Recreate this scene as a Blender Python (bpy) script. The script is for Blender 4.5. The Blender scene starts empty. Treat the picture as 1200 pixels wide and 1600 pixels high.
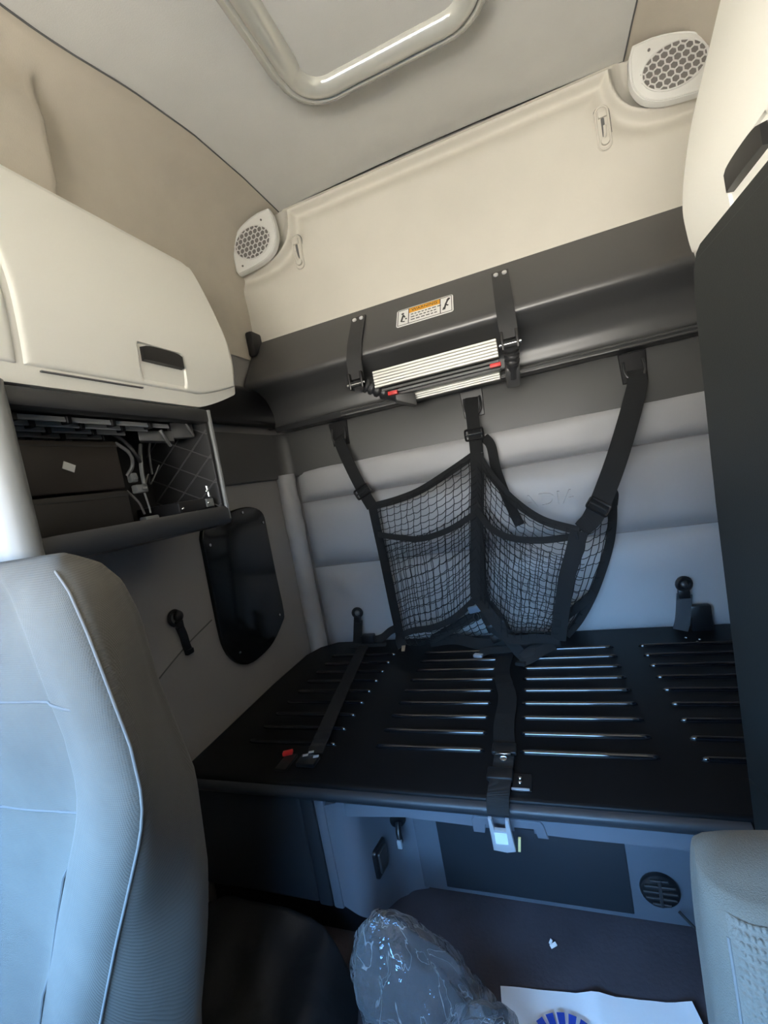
import bpy, bmesh, math, random
import numpy as np
from mathutils import Vector, Matrix, noise
random.seed(4)
V = Vector
PI = math.pi
SC = bpy.context.scene
COL = SC.collection

# ------------------------------------------------------------------ camera
cam = bpy.data.cameras.new('camera')
cam.sensor_fit = 'VERTICAL'
cam.sensor_height = 36.0
cam.lens = 681.0 / 1600.0 * 36.0
cam.clip_start = 0.01
cam_o = bpy.data.objects.new('camera', cam)
COL.objects.link(cam_o)
ax, ay, az = V((.93162, .31722, -.17734)), V((.14215, .13103, .98113)), V((.33447, -.93926, .07697))
m = Matrix((ax, ay, az)).transposed().to_4x4()
m.translation = V((0, 0, 1.02))
cam_o.matrix_world = m
SC.camera = cam_o

# ------------------------------------------------------------------ world, lights, exposure
SC.view_settings.view_transform = 'Standard'
SC.view_settings.look = 'None'
SC.view_settings.gamma = 1.0
SC.view_settings.use_curve_mapping = False
SC.view_settings.exposure = 0.0
w = bpy.data.worlds.new('sky')
SC.world = w
w.use_nodes = True
nt = w.node_tree
nt.nodes.clear()
tc = nt.nodes.new('ShaderNodeTexCoord')
sx = nt.nodes.new('ShaderNodeSeparateXYZ')
rp = nt.nodes.new('ShaderNodeValToRGB')
bg = nt.nodes.new('ShaderNodeBackground')
wo = nt.nodes.new('ShaderNodeOutputWorld')
mr = nt.nodes.new('ShaderNodeMapRange')
mr.inputs['From Min'].default_value = -1
mr.inputs['From Max'].default_value = 1
nt.links.new(tc.outputs['Generated'], sx.inputs[0])
nt.links.new(sx.outputs['Z'], mr.inputs['Value'])
nt.links.new(mr.outputs[0], rp.inputs[0])
nt.links.new(rp.outputs[0], bg.inputs[0])
nt.links.new(bg.outputs[0], wo.inputs[0])
cr = rp.color_ramp
cr.elements[0].position = 0.0
cr.elements[0].color = (.80, .75, .66, 1)          # pale sunlit yard below the horizon
cr.elements[1].position = 1.0
cr.elements[1].color = (.45, .88, 1.65, 1)
for ps, c in ((.49, (.80, .75, .66)), (.505, (.50, .48, .45)), (.55, (.40, .42, .44)), (.59, (.30, .52, .82)), (.65, (.42, .90, 1.62)), (.78, (.44, .95, 1.8))):
    cr.elements.new(ps).color = (*c, 1)
bg.inputs[1].default_value = 31.0

# ------------------------------------------------------------------ materials
MATS = {}


def mat(name, col, rough=.5, metal=0., bump=None, var=0., spec=.5, coat=0., sheen=0., trans=0., alpha=1.):
    """bump = (kind, scale, strength); var = colour variation"""
    if name in MATS:
        return MATS[name]
    M = bpy.data.materials.new(name)
    M.use_nodes = True
    t = M.node_tree
    b = t.nodes['Principled BSDF']
    b.inputs['Base Color'].default_value = (*col, 1)
    b.inputs['Roughness'].default_value = rough
    b.inputs['Metallic'].default_value = metal
    b.inputs['Specular IOR Level'].default_value = spec
    b.inputs['Coat Weight'].default_value = coat
    b.inputs['Sheen Weight'].default_value = sheen
    b.inputs['Transmission Weight'].default_value = trans
    b.inputs['Alpha'].default_value = alpha
    tcn = t.nodes.new('ShaderNodeTexCoord')
    if var:
        n = t.nodes.new('ShaderNodeTexNoise')
        n.inputs['Scale'].default_value = 9
        n.inputs['Detail'].default_value = 6
        r = t.nodes.new('ShaderNodeValToRGB')
        r.color_ramp.elements[0].position = .3
        r.color_ramp.elements[1].position = .7
        r.color_ramp.elements[0].color = (*[c * (1 - var) for c in col], 1)
        r.color_ramp.elements[1].color = (*[min(1, c * (1 + var)) for c in col], 1)
        t.links.new(tcn.outputs['Object'], n.inputs['Vector'])
        t.links.new(n.outputs[0], r.inputs[0])
        t.links.new(r.outputs[0], b.inputs['Base Color'])
    if bump:
        kind, sc, st = bump
        if kind == 'noise':
            n = t.nodes.new('ShaderNodeTexNoise')
            n.inputs['Scale'].default_value = sc
            n.inputs['Detail'].default_value = 4
            out = n.outputs[0]
            t.links.new(tcn.outputs['Object'], n.inputs['Vector'])
        elif kind == 'weave':
            n1 = t.nodes.new('ShaderNodeTexWave'); n1.bands_direction = 'Z'
            n2 = t.nodes.new('ShaderNodeTexWave'); n2.bands_direction = 'X'
            for n in (n1, n2):
                n.inputs['Scale'].default_value = sc
                n.inputs['Distortion'].default_value = .6
                t.links.new(tcn.outputs['Object'], n.inputs['Vector'])
            mu = t.nodes.new('ShaderNodeMath'); mu.operation = 'MULTIPLY'
            t.links.new(n1.outputs[1], mu.inputs[0]); t.links.new(n2.outputs[1], mu.inputs[1])
            out = mu.outputs[0]
        bn = t.nodes.new('ShaderNodeBump')
        bn.inputs['Strength'].default_value = st
        bn.inputs['Distance'].default_value = .004
        t.links.new(out, bn.inputs['Height'])
        t.links.new(bn.outputs[0], b.inputs['Normal'])
    MATS[name] = M
    return M


LINER = mat('ceiling liner', (.66, .655, .63), .85, bump=('noise', 350, .12), var=.03)
BEIGE = mat('beige moulded vinyl', (.63, .60, .53), .6, bump=('noise', 300, .06), var=.02)
CREAM = mat('cream plastic', (.87, .855, .785), .42, bump=('noise', 500, .03))
TAUPE = mat('taupe side liner', (.56, .51, .43), .8, bump=('noise', 300, .1), var=.04)
GREYP = mat('grey speaker plastic', (.70, .70, .67), .5)
VINYL = mat('grey vinyl padding', (.41, .41, .415), .42, bump=('noise', 60, .05), var=.02)
WVINYL = mat('grey vinyl wall', (.30, .29, .28), .6, bump=('noise', 80, .05), var=.02)
DPLA = mat('charcoal plastic', (.032, .033, .035), .36, bump=('noise', 700, .05))
STRIP = mat('charcoal trim plastic', (.085, .085, .083), .42, bump=('noise', 700, .05))
WARD = mat('dark grey wardrobe plastic', (.017, .0192, .0188), .5, bump=('noise', 700, .08))
BLACK = mat('black painted steel', (.005, .0055, .0065), .45, var=.2, spec=.15)
RIBM = mat('black gloss rib', (.006, .0065, .008), .07, spec=.8)
SHELF = mat('satin charcoal shelf', (.060, .060, .060), .36, spec=1.0, bump=('noise', 700, .05))
TREAD = mat('tread groove aluminium', (.30, .30, .28), .5, metal=.3)
RIVET = mat('bright rivet', (.85, .85, .85), .35, metal=.4)
ARM = mat('grey hinge plastic', (.085, .085, .085), .4)
WEBD = mat('black flat webbing', (.0055, .006, .007), .75, bump=('weave', 260, .5))
BLKP = mat('black plastic', (.009, .009, .010), .35)
GLOSS = mat('gloss black panel', (.008, .009, .010), .12)
BASE = mat('bunk base grey plastic', (.12, .135, .16), .45, bump=('noise', 600, .06))
BASED = mat('bunk base dark plastic', (.022, .026, .032), .45, bump=('noise', 600, .06))
CARPET = mat('dark floor vinyl', (.052, .047, .057), .75, bump=('noise', 120, .25), var=.15)
RUBBER = mat('black rubber sheet', (.010, .011, .013), .55, bump=('noise', 40, .2))
WEB = mat('black webbing', (.018, .0195, .021), .7, bump=('weave', 260, .6))
CORD = mat('black net cord', (.010, .011, .012), .7)
CHROME = mat('bright steel', (.75, .76, .78), .22, metal=1)
STEELG = mat('silver plastic', (.62, .66, .70), .3, metal=.5)
ALU = mat('ribbed aluminium', (.86, .85, .80), .45, metal=.35)
RED = mat('red plastic', (.65, .03, .03), .4)
WHITE = mat('white print', (.85, .85, .83), .5)
ORANGE = mat('orange print', (.80, .38, .02), .5)
INK = mat('black print', (.03, .03, .03), .5)
BLUE = mat('blue print', (.02, .06, .38), .5)
PAPER = mat('white paper', (.85, .86, .86), .7, bump=('noise', 25, .1))
FABRIC = mat('grey seat cloth', (.112, .106, .092), .95, bump=('weave', 150, .25), var=.14, sheen=.06)
RIBCL = mat('ribbed seat cloth', (.125, .118, .102), .95, bump=('noise', 500, .5), var=.06, sheen=.05)
BOLST = mat('taupe seat cloth', (.115, .108, .090), .95, bump=('noise', 900, .35), var=.06, sheen=.05)
PIPE = mat('pale seat piping', (.20, .20, .195), .9)
SEAMD = mat('seam thread', (.12, .12, .12), .9)
POST = mat('pale grey pillar plastic', (.24, .245, .24), .42)
MESHG = mat('grey speaker gauze', (.16, .15, .14), .8)
DARKIN = mat('cubby plastic', (.03, .03, .031), .45)
SLAT = mat('grille bar plastic', (.16, .165, .165), .4)
VANE = mat('grey louvre plastic', (.34, .34, .33), .4)
CONN = mat('grey connector', (.15, .155, .155), .5)
CLEARR = mat('aged clear hatch rail', (.60, .60, .55), .14, metal=.25, coat=.8)
EQUIP = mat('equipment case', (.018, .016, .015), .45)
CARD = mat('equipment brown case', (.028, .022, .018), .5)


def film():
    M = bpy.data.materials.new('clear plastic film'); M.use_nodes = True
    t = M.node_tree; t.nodes.clear()
    tr = t.nodes.new('ShaderNodeBsdfTransparent'); tr.inputs[0].default_value = (.97, .975, .98, 1)
    gl = t.nodes.new('ShaderNodeBsdfGlossy'); gl.inputs['Roughness'].default_value = .10
    df = t.nodes.new('ShaderNodeBsdfTranslucent'); df.inputs[0].default_value = (.85, .88, .92, 1)
    d2 = t.nodes.new('ShaderNodeBsdfDiffuse'); d2.inputs[0].default_value = (.85, .88, .92, 1)
    lw = t.nodes.new('ShaderNodeLayerWeight'); lw.inputs[0].default_value = .36
    n = t.nodes.new('ShaderNodeTexNoise'); n.inputs['Scale'].default_value = 22; n.inputs['Detail'].default_value = 2.5
    n.inputs['Distortion'].default_value = 1.5
    tcx = t.nodes.new('ShaderNodeTexCoord'); t.links.new(tcx.outputs['Object'], n.inputs['Vector'])
    bn = t.nodes.new('ShaderNodeBump'); bn.inputs['Strength'].default_value = 1.; bn.inputs['Distance'].default_value = .008
    t.links.new(n.outputs[0], bn.inputs['Height'])
    t.links.new(bn.outputs[0], gl.inputs['Normal']); t.links.new(bn.outputs[0], d2.inputs['Normal'])
    t.links.new(bn.outputs[0], lw.inputs['Normal'])
    m0 = t.nodes.new('ShaderNodeMixShader'); m0.inputs[0].default_value = .6
    t.links.new(df.outputs[0], m0.inputs[1]); t.links.new(d2.outputs[0], m0.inputs[2])
    # creased film turns milky along its creases
    n2 = t.nodes.new('ShaderNodeTexNoise'); n2.inputs['Scale'].default_value = 16; n2.inputs['Detail'].default_value = 3; n2.inputs['Distortion'].default_value = 1.2
    mp = t.nodes.new('ShaderNodeMapping'); mp.inputs['Scale'].default_value = (1, 1, .35)
    t.links.new(tcx.outputs['Object'], mp.inputs[0]); t.links.new(mp.outputs[0], n2.inputs['Vector'])
    rr = t.nodes.new('ShaderNodeValToRGB')
    el = rr.color_ramp.elements
    el[0].position = .40; el[0].color = (0,) * 3 + (1,)
    el[1].position = .60; el[1].color = (0,) * 3 + (1,)
    for ps, vv in ((.490, .0), (.50, .34), (.510, .0)):
        q = el.new(ps); q.color = (vv,) * 3 + (1,)
    t.links.new(n2.outputs[0], rr.inputs[0])
    pw = t.nodes.new('ShaderNodeMath'); pw.operation = 'POWER'; pw.inputs[1].default_value = 2.2
    lf = t.nodes.new('ShaderNodeLayerWeight'); lf.inputs[0].default_value = .5
    t.links.new(lf.outputs['Facing'], pw.inputs[0])
    ma = t.nodes.new('ShaderNodeMath'); ma.operation = 'MULTIPLY_ADD'; ma.inputs[1].default_value = .6; ma.inputs[2].default_value = .15
    t.links.new(pw.outputs[0], ma.inputs[0])
    ad = t.nodes.new('ShaderNodeMath'); ad.operation = 'ADD'; ad.use_clamp = True
    t.links.new(ma.outputs[0], ad.inputs[0]); t.links.new(rr.outputs[0], ad.inputs[1])
    m1 = t.nodes.new('ShaderNodeMixShader')
    t.links.new(ad.outputs[0], m1.inputs[0])
    t.links.new(tr.outputs[0], m1.inputs[1]); t.links.new(m0.outputs[0], m1.inputs[2])
    m2 = t.nodes.new('ShaderNodeMixShader')
    t.links.new(lw.outputs['Fresnel'], m2.inputs[0]); t.links.new(m1.outputs[0], m2.inputs[1]); t.links.new(gl.outputs[0], m2.inputs[2])
    o = t.nodes.new('ShaderNodeOutputMaterial'); t.links.new(m2.outputs[0], o.inputs[0])
    return M


FILM = film()


# ------------------------------------------------------------------ mesh helpers
def catmull(pts, n, closed=False):
    p = np.array([tuple(q) for q in pts], float)
    k = len(p)
    if k < 3 and not closed:
        return [V(p[0] + (p[-1] - p[0]) * i / n) for i in range(n + 1)]
    out = []
    segs = k if closed else k - 1
    for s in range(segs):
        if closed:
            a, b, c, d = p[(s - 1) % k], p[s], p[(s + 1) % k], p[(s + 2) % k]
        else:
            b, c = p[s], p[s + 1]
            a = p[s - 1] if s > 0 else 2 * b - c
            d = p[s + 2] if s + 2 < k else 2 * c - b
        for i in range(n):
            t = i / n
            out.append(V(.5 * ((2 * b) + (-a + c) * t + (2 * a - 5 * b + 4 * c - d) * t * t + (-a + 3 * b - 3 * c + d) * t ** 3)))
    if not closed:
        out.append(V(p[-1]))
    return out


class MB:
    def __init__(self):
        self.v = []; self.f = []

    def add(self, vs, fs):
        o = len(self.v)
        self.v += [tuple(x) for x in vs]
        self.f += [tuple(i + o for i in f) for f in fs]
        return self

    def grid(self, rows, closed_u=False, closed_v=False, cap=False):
        """rows: list of lists of points"""
        nr, nc = len(rows), len(rows[0])
        vs = [p for r in rows for p in r]
        fs = []
        for i in range(nr if closed_v else nr - 1):
            for j in range(nc if closed_u else nc - 1):
                a, b = i * nc + j, i * nc + (j + 1) % nc
                c, d = ((i + 1) % nr) * nc + (j + 1) % nc, ((i + 1) % nr) * nc + j
                fs.append((a, b, c, d))
        if cap:
            fs.append(tuple(range(nc - 1, -1, -1)))
            fs.append(tuple((nr - 1) * nc + j for j in range(nc)))
        return self.add(vs, fs)

    def box(self, lo, hi, bev=0., seg=2):
        bm = bmesh.new()
        bmesh.ops.create_cube(bm, size=1)
        lo, hi = V(lo), V(hi)
        for vv in bm.verts:
            vv.co = V([lo[i] + (vv.co[i] + .5) * (hi[i] - lo[i]) for i in range(3)])
        if bev:
            bmesh.ops.bevel(bm, geom=bm.edges[:], offset=bev, segments=seg, affect='EDGES', profile=.5)
        return self.bm(bm)

    def bm(self, bm, mtx=None):
        bm.verts.ensure_lookup_table(); bm.verts.index_update()
        vs = [(mtx @ x.co) if mtx else x.co.copy() for x in bm.verts]
        fs = [[x.index for x in f.verts] for f in bm.faces]
        bm.free()
        return self.add(vs, fs)

    def obox(self, c, ex, ey, ez, bev=0., seg=2):
        """oriented box: centre and three half-extent vectors"""
        bm = bmesh.new()
        bmesh.ops.create_cube(bm, size=2)
        if bev:
            L = [V(ex).length, V(ey).length, V(ez).length]
            for vv in bm.verts:
                vv.co = V([vv.co[i] * L[i] for i in range(3)])
            bmesh.ops.bevel(bm, geom=bm.edges[:], offset=bev, segments=seg, affect='EDGES', profile=.5)
            E = [V(ex).normalized(), V(ey).normalized(), V(ez).normalized()]
        else:
            E = [V(ex), V(ey), V(ez)]
        for vv in bm.verts:
            q = vv.co.copy()
            vv.co = V(c) + E[0] * q[0] + E[1] * q[1] + E[2] * q[2]
        return self.bm(bm)

    def tube(self, path, r, n=8, closed=False, cap=True, flat=None):
        path = [V(p) for p in path]
        k = len(path)
        rows = []
        up = None
        for i, p in enumerate(path):
            if closed:
                t = (path[(i + 1) % k] - path[i - 1])
            else:
                t = path[min(i + 1, k - 1)] - path[max(i - 1, 0)]
            t.normalize()
            if up is None:
                up = V((0, 0, 1)) if abs(t.z) < .9 else V((1, 0, 0))
            sd = t.cross(up)
            if sd.length < 1e-6:
                sd = t.cross(V((.3, 1, .2)))
            sd.normalize()
            up = sd.cross(t).normalized()
            rr = r[i] if hasattr(r, '__len__') else r
            rows.append([p + sd * math.cos(2 * PI * j / n) * rr + up * math.sin(2 * PI * j / n) * rr * (flat or 1) for j in range(n)])
        return self.grid(rows, closed_u=True, closed_v=closed, cap=cap and not closed)

    def ribbon(self, path, width, th, normal, wob=0.):
        """strap along a path; its flat side faces `normal`"""
        path = [V(p) for p in path]
        k = len(path)
        rows = []
        for i, p in enumerate(path):
            t = (path[min(i + 1, k - 1)] - path[max(i - 1, 0)]).normalized()
            nn = V(normal(i / (k - 1)) if callable(normal) else normal)
            s = t.cross(nn).normalized()
            q = s.cross(t).normalized()
            wd = (width[i] if hasattr(width, '__len__') else width) / 2
            d = q * th / 2
            rows.append([p - s * wd - d, p + s * wd - d, p + s * wd + d, p - s * wd + d])
        return self.grid(rows, closed_u=True, cap=True)

    def prism(self, poly, o, u, v, n, depth, bev=0., seg=2):
        """2-D outline in the (u, v) frame at o, extruded by depth along n"""
        o, u, v, n = V(o), V(u), V(v), V(n)
        bm = bmesh.new()
        a = [bm.verts.new(o + u * p[0] + v * p[1]) for p in poly]
        b = [bm.verts.new(o + u * p[0] + v * p[1] + n * depth) for p in poly]
        k = len(poly)
        bm.faces.new(a[::-1])
        top = bm.faces.new(b)
        for i in range(k):
            bm.faces.new((a[i], a[(i + 1) % k], b[(i + 1) % k], b[i]))
        bmesh.ops.recalc_face_normals(bm, faces=bm.faces[:])
        if bev:
            bmesh.ops.bevel(bm, geom=list(top.edges), offset=bev, segments=seg, affect='EDGES', profile=.5)
        return self.bm(bm)

    def cyl(self, c, axis, r, h, n=20, bev=0., r2=None):
        axis = V(axis).normalized()
        bm = bmesh.new()
        bmesh.ops.create_cone(bm, cap_ends=True, segments=n, radius1=r, radius2=r if r2 is None else r2, depth=h)
        if bev:
            ed = [e for e in bm.edges if all(abs(abs(q.co.z) - h / 2) < 1e-6 for q in e.verts) and e.verts[0].co.z * e.verts[1].co.z > 0]
            bmesh.ops.bevel(bm, geom=ed, offset=bev, segments=2, affect='EDGES', profile=.5)
        return self.bm(bm, Matrix.Translation(V(c)) @ axis.to_track_quat('Z', 'Y').to_matrix().to_4x4())

    def ball(self, c, r, seg=12, scale=(1, 1, 1)):
        bm = bmesh.new()
        bmesh.ops.create_uvsphere(bm, u_segments=seg, v_segments=max(6, seg // 2), radius=r)
        for q in bm.verts:
            q.co = V((q.co[0] * scale[0], q.co[1] * scale[1], q.co[2] * scale[2]))
        return self.bm(bm, Matrix.Translation(V(c)))

    def ring(self, c, axis, R, r, n=24, k=8, a0=0., a1=2 * PI):
        q = V(axis).normalized().to_track_quat('Z', 'Y')
        full = abs(a1 - a0 - 2 * PI) < 1e-6
        pts = [V(c) + q @ V((math.cos(a0 + (a1 - a0) * i / n) * R, math.sin(a0 + (a1 - a0) * i / n) * R, 0)) for i in range(n if full else n + 1)]
        return self.tube(pts, r, k, closed=full)

    def build(self, name, material, parent=None, smooth=40, origin=None, fix=True):
        me = bpy.data.meshes.new(name)
        me.from_pydata(self.v, [], self.f)
        if fix:
            bm = bmesh.new(); bm.from_mesh(me)
            bmesh.ops.recalc_face_normals(bm, faces=bm.faces[:])
            bm.to_mesh(me); bm.free()
        me.materials.append(material)
        if smooth:
            me.polygons.foreach_set('use_smooth', [True] * len(me.polygons))
            me.set_sharp_from_angle(angle=math.radians(smooth))
        o = bpy.data.objects.new(name, me)
        COL.objects.link(o)
        if parent is not None:
            o.parent = parent
            if parent.parent is not None:
                off = parent.location + parent.parent.location
            else:
                off = parent.location.copy()
            if off.length:
                me.transform(Matrix.Translation(-off))
        return o


def thing(name, label, cat, loc=(0, 0, 0), group=None):
    o = bpy.data.objects.new(name, None)
    o.empty_display_size = .05
    o.location = loc
    COL.objects.link(o)
    o['label'] = label; o['category'] = cat; o['kind'] = 'thing'
    if group:
        o['group'] = group
    return o


def tag(o, label, cat, group=None):
    o['label'] = label; o['category'] = cat; o['kind'] = 'thing'
    if group:
        o['group'] = group
    return o


def struct(o):
    o['kind'] = 'structure'
    return o


def text_mesh(name, body, size, o, u, v, n, depth, material, parent, align='CENTER', sx=1.):
    cu = bpy.data.curves.new(name, 'FONT')
    cu.body = body; cu.size = size; cu.align_x = align; cu.align_y = 'CENTER'
    cu.extrude = depth / 2; cu.bevel_depth = 0
    cu.resolution_u = 3
    tmp = bpy.data.objects.new(name + '_tmp', cu)
    COL.objects.link(tmp)
    dg = bpy.context.evaluated_depsgraph_get()
    me = bpy.data.meshes.new_from_object(tmp.evaluated_get(dg))
    bpy.data.objects.remove(tmp)
    u, v, n = V(u) * sx, V(v), V(n)
    M = Matrix((u, v, n)).transposed().to_4x4()
    M.translation = V(o)
    me.transform(M)
    me.name = name
    me.materials.clear(); me.materials.append(material)
    ob = bpy.data.objects.new(name, me)
    COL.objects.link(ob)
    if parent is not None:
        ob.parent = parent
        off = parent.location + (parent.parent.location if parent.parent else V((0, 0, 0)))
        me.transform(Matrix.Translation(-off))
    return ob


XC = -.175                      # centre line of the sleeper
XL, XR = -.955, .605            # inner faces of the side walls


def mx(x):
    return 2 * XC - x


def seam_x(y):
    return float(np.interp(y, [-1.1, .3, .72, .81, .94, 1.12, 1.34, 1.56], [-.90, -.87, -.846, -.829, -.792, -.762, -.752, -.754]))


# ================================================================== SETTING
struct(MB().box((-1.2, -1.2, -.06), (.85, 1.62, 0)).build('floor', CARPET, smooth=0))
# ceiling panel between the two seams
rows = []
for i in range(41):
    y = -1.1 + 2.66 * i / 40
    xl = seam_x(y); xr = mx(xl)
    rows.append([V((xl + (xr - xl) * j / 20, y, 2.07 + .012 * math.sin(PI * j / 20))) for j in range(21)])
ceil = struct(MB().grid(rows).grid([[p + V((0, 0, .05)) for p in r] for r in rows]).build('ceiling', LINER, fix=False))


def side_liner(sign, par):
    rows = []
    for y in sorted([-1.1 + 2.66 * i / 60 for i in range(61)] + [.775, .782, .787, .79, .793, .798, .805]):
        xs = seam_x(y)
        step = .05 * (1 / (1 + math.exp((y - .79) / .004)))      # side liner steps out ahead of the cabinet bay
        prof = catmull([(xs, 0, 2.068), (xs - .06 * (XL - xs) / -.2, 0, 2.060), (xs + (XL - xs) * .74, 0, 2.018), (XL + .008, 0, 1.90), (XL + .006, 0, 1.72), (XL + .005, 0, 1.55)], 5)
        r = []
        for q in prof:
            x = q.x + step * min(1, max(0, (2.05 - q.z) / .12)) * min(1, max(0, (q.z - 1.735) / .06))
            r.append(V((x if sign < 0 else mx(x), y, q.z)))
        rows.append(r)
    struct(MB().grid(rows).build(par, TAUPE, fix=False))


# side walls: thick slabs from floor to roof, doors with window openings ahead of the seats
def side_wall(sign, name):
    def X(x):
        return x if sign < 0 else mx(x)

    def bx(mb, x0, x1, a, b, c, d):
        xa, xb = sorted((X(x0), X(x1)))
        mb.box((xa, a, c), (xb, b, d))
    mb = MB()
    bx(mb, XL - .08, XL, .40, 1.62, 0, 2.12)
    o = struct(mb.build(name, WVINYL, smooth=0))
    mb = MB()
    bx(mb, XL - .20, XL - .14, -1.2, .40, 0, .80)
    bx(mb, XL - .20, XL - .14, -1.2, .40, 1.32, 2.12)
    bx(mb, XL - .20, XL - .14, .12, .40, .80, 1.32)
    bx(mb, XL - .20, XL - .14, -1.2, -.80, .80, 1.32)
    if sign > 0:                                      # unseen blocker added across the driver's window to keep its light out
        bx(mb, XL - .19, XL - .15, -.81, .13, .78, 1.34)
    bx(mb, XL - .20, XL - .08, .39, .45, 0, 2.12)
    mb.build('door_panel', WARD, o, smooth=0)
    side_liner(sign, 'wall_liner_left' if sign < 0 else 'wall_liner_right')  # upper lining of the side wall, curving into the ceiling
    return o


wl = side_wall(-1, 'wall_left')
wr = side_wall(1, 'wall_right')
# front bulkhead, windshield opening narrowed on the driver's side to shape the light
mb = MB()
mb.box((-1.2, -1.2, 0), (.85, -1.1, .87)).box((-1.2, -1.2, 1.42), (.85, -1.1, 2.12))
mb.box((-1.2, -1.2, .87), (-1.02, -1.1, 1.42)).box((.40, -1.2, .87), (.85, -1.1, 1.42))
wf = struct(mb.build('wall_front', WARD, smooth=0))
mb = MB()
mb.box((-1.2, -1.1, .0), (.85, -.78, .86), .04)
mb.build('dashboard', DPLA, wf)
MB().box((-1.2, -1.2, 2.11), (.85, 1.62, 2.16)).build('roof_shell', WARD, ceil, smooth=0)

# back wall: slab, beige moulded upper panel with a rolled border
wb = struct(MB().box((-1.2, 1.575, 0), (.85, 1.64, 2.12)).build('wall_back', WVINYL, smooth=0))


def border_dist(x, z):
    d = 2.062 - z
    for c in (-.875, mx(-.875)):                     # border sweeps under each corner speaker
        d = min(d, (max(0, abs(x - c)) ** 2.6 + max(0, 2.06 - z) ** 2.6) ** (1 / 2.6) - .150)
    return d


rows = []
for i in range(141):
    z = 1.56 + .51 * i / 140
    r = []
    for j in range(381):
        x = XL + (XR - XL) * j / 380
        d = border_dist(x, z)
        rid = math.exp(-((d - .022) / .013) ** 2) * .030 + math.exp(-((d - .105) / .035) ** 2) * .004
        base = 1.552 - .022 / (1 + math.exp(-(d - .066) / .010))
        if d < 0:
            base += .01 * min(1, -d / .02)
        r.append(V((x, base - rid, z)))
    rows.append(r)
MB().grid(rows).build('moulded_panel', BEIGE, wb, fix=False)

# quilted padding below the shelf
for k, (z0, z1) in enumerate(((.36, .705), (.709, .976), (.980, 1.12))):
    rows = []
    for i in range(25):
        t = i / 24
        z = z0 + (z1 - z0) * t
        puff = (1 - abs(2 * t - 1) ** 5)
        r = []
        for j in range(61):
            s = j / 60
            x = -.90 + 1.50 * s
            px = (1 - abs(2 * s - 1) ** 40)
            wr_ = noise.noise(V((x * 7, z * 9, k * 3.3))) * .004 + noise.noise(V((x * 22, z * 16, k))) * .0016
            if k == 0:                               # puckered fold low in the corner
                dd = math.hypot((x + .78) / .10, (z - .62) / .10)
                wr_ += .006 * math.exp(-dd * dd) * math.sin(38 * (x + .78) + 22 * (z - .6))
            r.append(V((x, 1.572 - (.040 + wr_) * puff * px, z)))
        rows.append(r)
    MB().grid(rows).build('padded_panel', VINYL, wb, fix=False)
text_mesh('embossed_lettering', 'CASCADIA', .062, (.125, 1.5245, .853), (1, 0, 0), (0, 0, 1), (0, -1, 0), .010, VINYL, wb, align='RIGHT', sx=1.25)
# corner bolster
rows = []
for i in range(60):
    z = .30 + .80 * i / 59
    wob = .004 * noise.noise(V((0, 0, z * 14)))
    rows.append([V((-.927 + (.036 + wob) * math.cos(a), 1.525 + (.042 + wob + .0015 * math.sin(z * 90 + 4 * a)) * math.sin(a), z)) for a in [2 * PI * j / 20 for j in range(20)]])
MB().grid(rows, closed_u=True, cap=True).build('corner_bolster', VINYL, wl, fix=True)
# lower grey wall panel on the left with a stitched joint
rows = []
for i in range(30):
    z = .0 + 1.12 * i / 29
    rows.append([V((XL + .008 + .003 * noise.noise(V((y * 3, z * 3, 5))), y, z)) for y in [.44 + 1.06 * j / 30 for j in range(31)]])
MB().grid(rows).build('wall_panel', WVINYL, wl, fix=False)
MB().tube(catmull([(XL + .0105, .72, .60), (XL + .0105, .88, .665), (XL + .0105, 1.0, .70)], 8), .0018, 6).build('panel_joint', SEAMD, wl)

# dark trim running round the back corner under the shelf
path = [(mx(XL) - .004, 1.548), (-.2, 1.548)] + [(-.885 - .055 * math.sin(a), 1.493 + .055 * math.cos(a)) for a in [PI / 2 * i / 8 for i in range(9)]] + [(-.940, 1.2), (-.940, .90)]
for i in range(9):
    pass
prof = [(0, 1.085), (.006, 1.090), (.006, 1.245), (0, 1.262), (-.014, 1.262), (-.014, 1.085)]
rows = []
for i, (x, y) in enumerate(path):
    a, b = path[max(i - 1, 0)], path[min(i + 1, len(path) - 1)]
    t = V((b[0] - a[0], b[1] - a[1], 0)).normalized()
    nrm = V((-t.y, t.x, 0))
    if nrm.dot(V((XC - x, 0.3 - y, 0))) < 0:
        nrm = -nrm
    rows.append([V((x, y, 0)) + nrm * d + V((0, 0, z)) for d, z in prof])
struct(MB().grid(rows, closed_u=True, cap=True).build('trim_1', STRIP))
# dark seam trims between ceiling and side liners
for s, nm in ((-1, 'trim_2'), (1, 'trim_3')):
    pts = [V((seam_x(y) if s < 0 else mx(seam_x(y)), y, 2.067)) for y in [-1.0 + 2.555 * i / 60 for i in range(61)]]
    struct(MB().tube(pts, .0022, 6).build(nm, SEAMD))
# pale pillar beside the cubby
rows = []
for i in range(20):
    z = 1.262 * i / 19
    rows.append([V((x, y, z)) for x, y in ((XL + .002, .457), (-.735, .457), (-.712, .452), (-.702, .440), (-.704, .425), (-.725, .412), (XL + .002, .405))])
pil = struct(MB().grid(rows, closed_u=True, cap=True).build('trim_5', POST, smooth=60))

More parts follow.
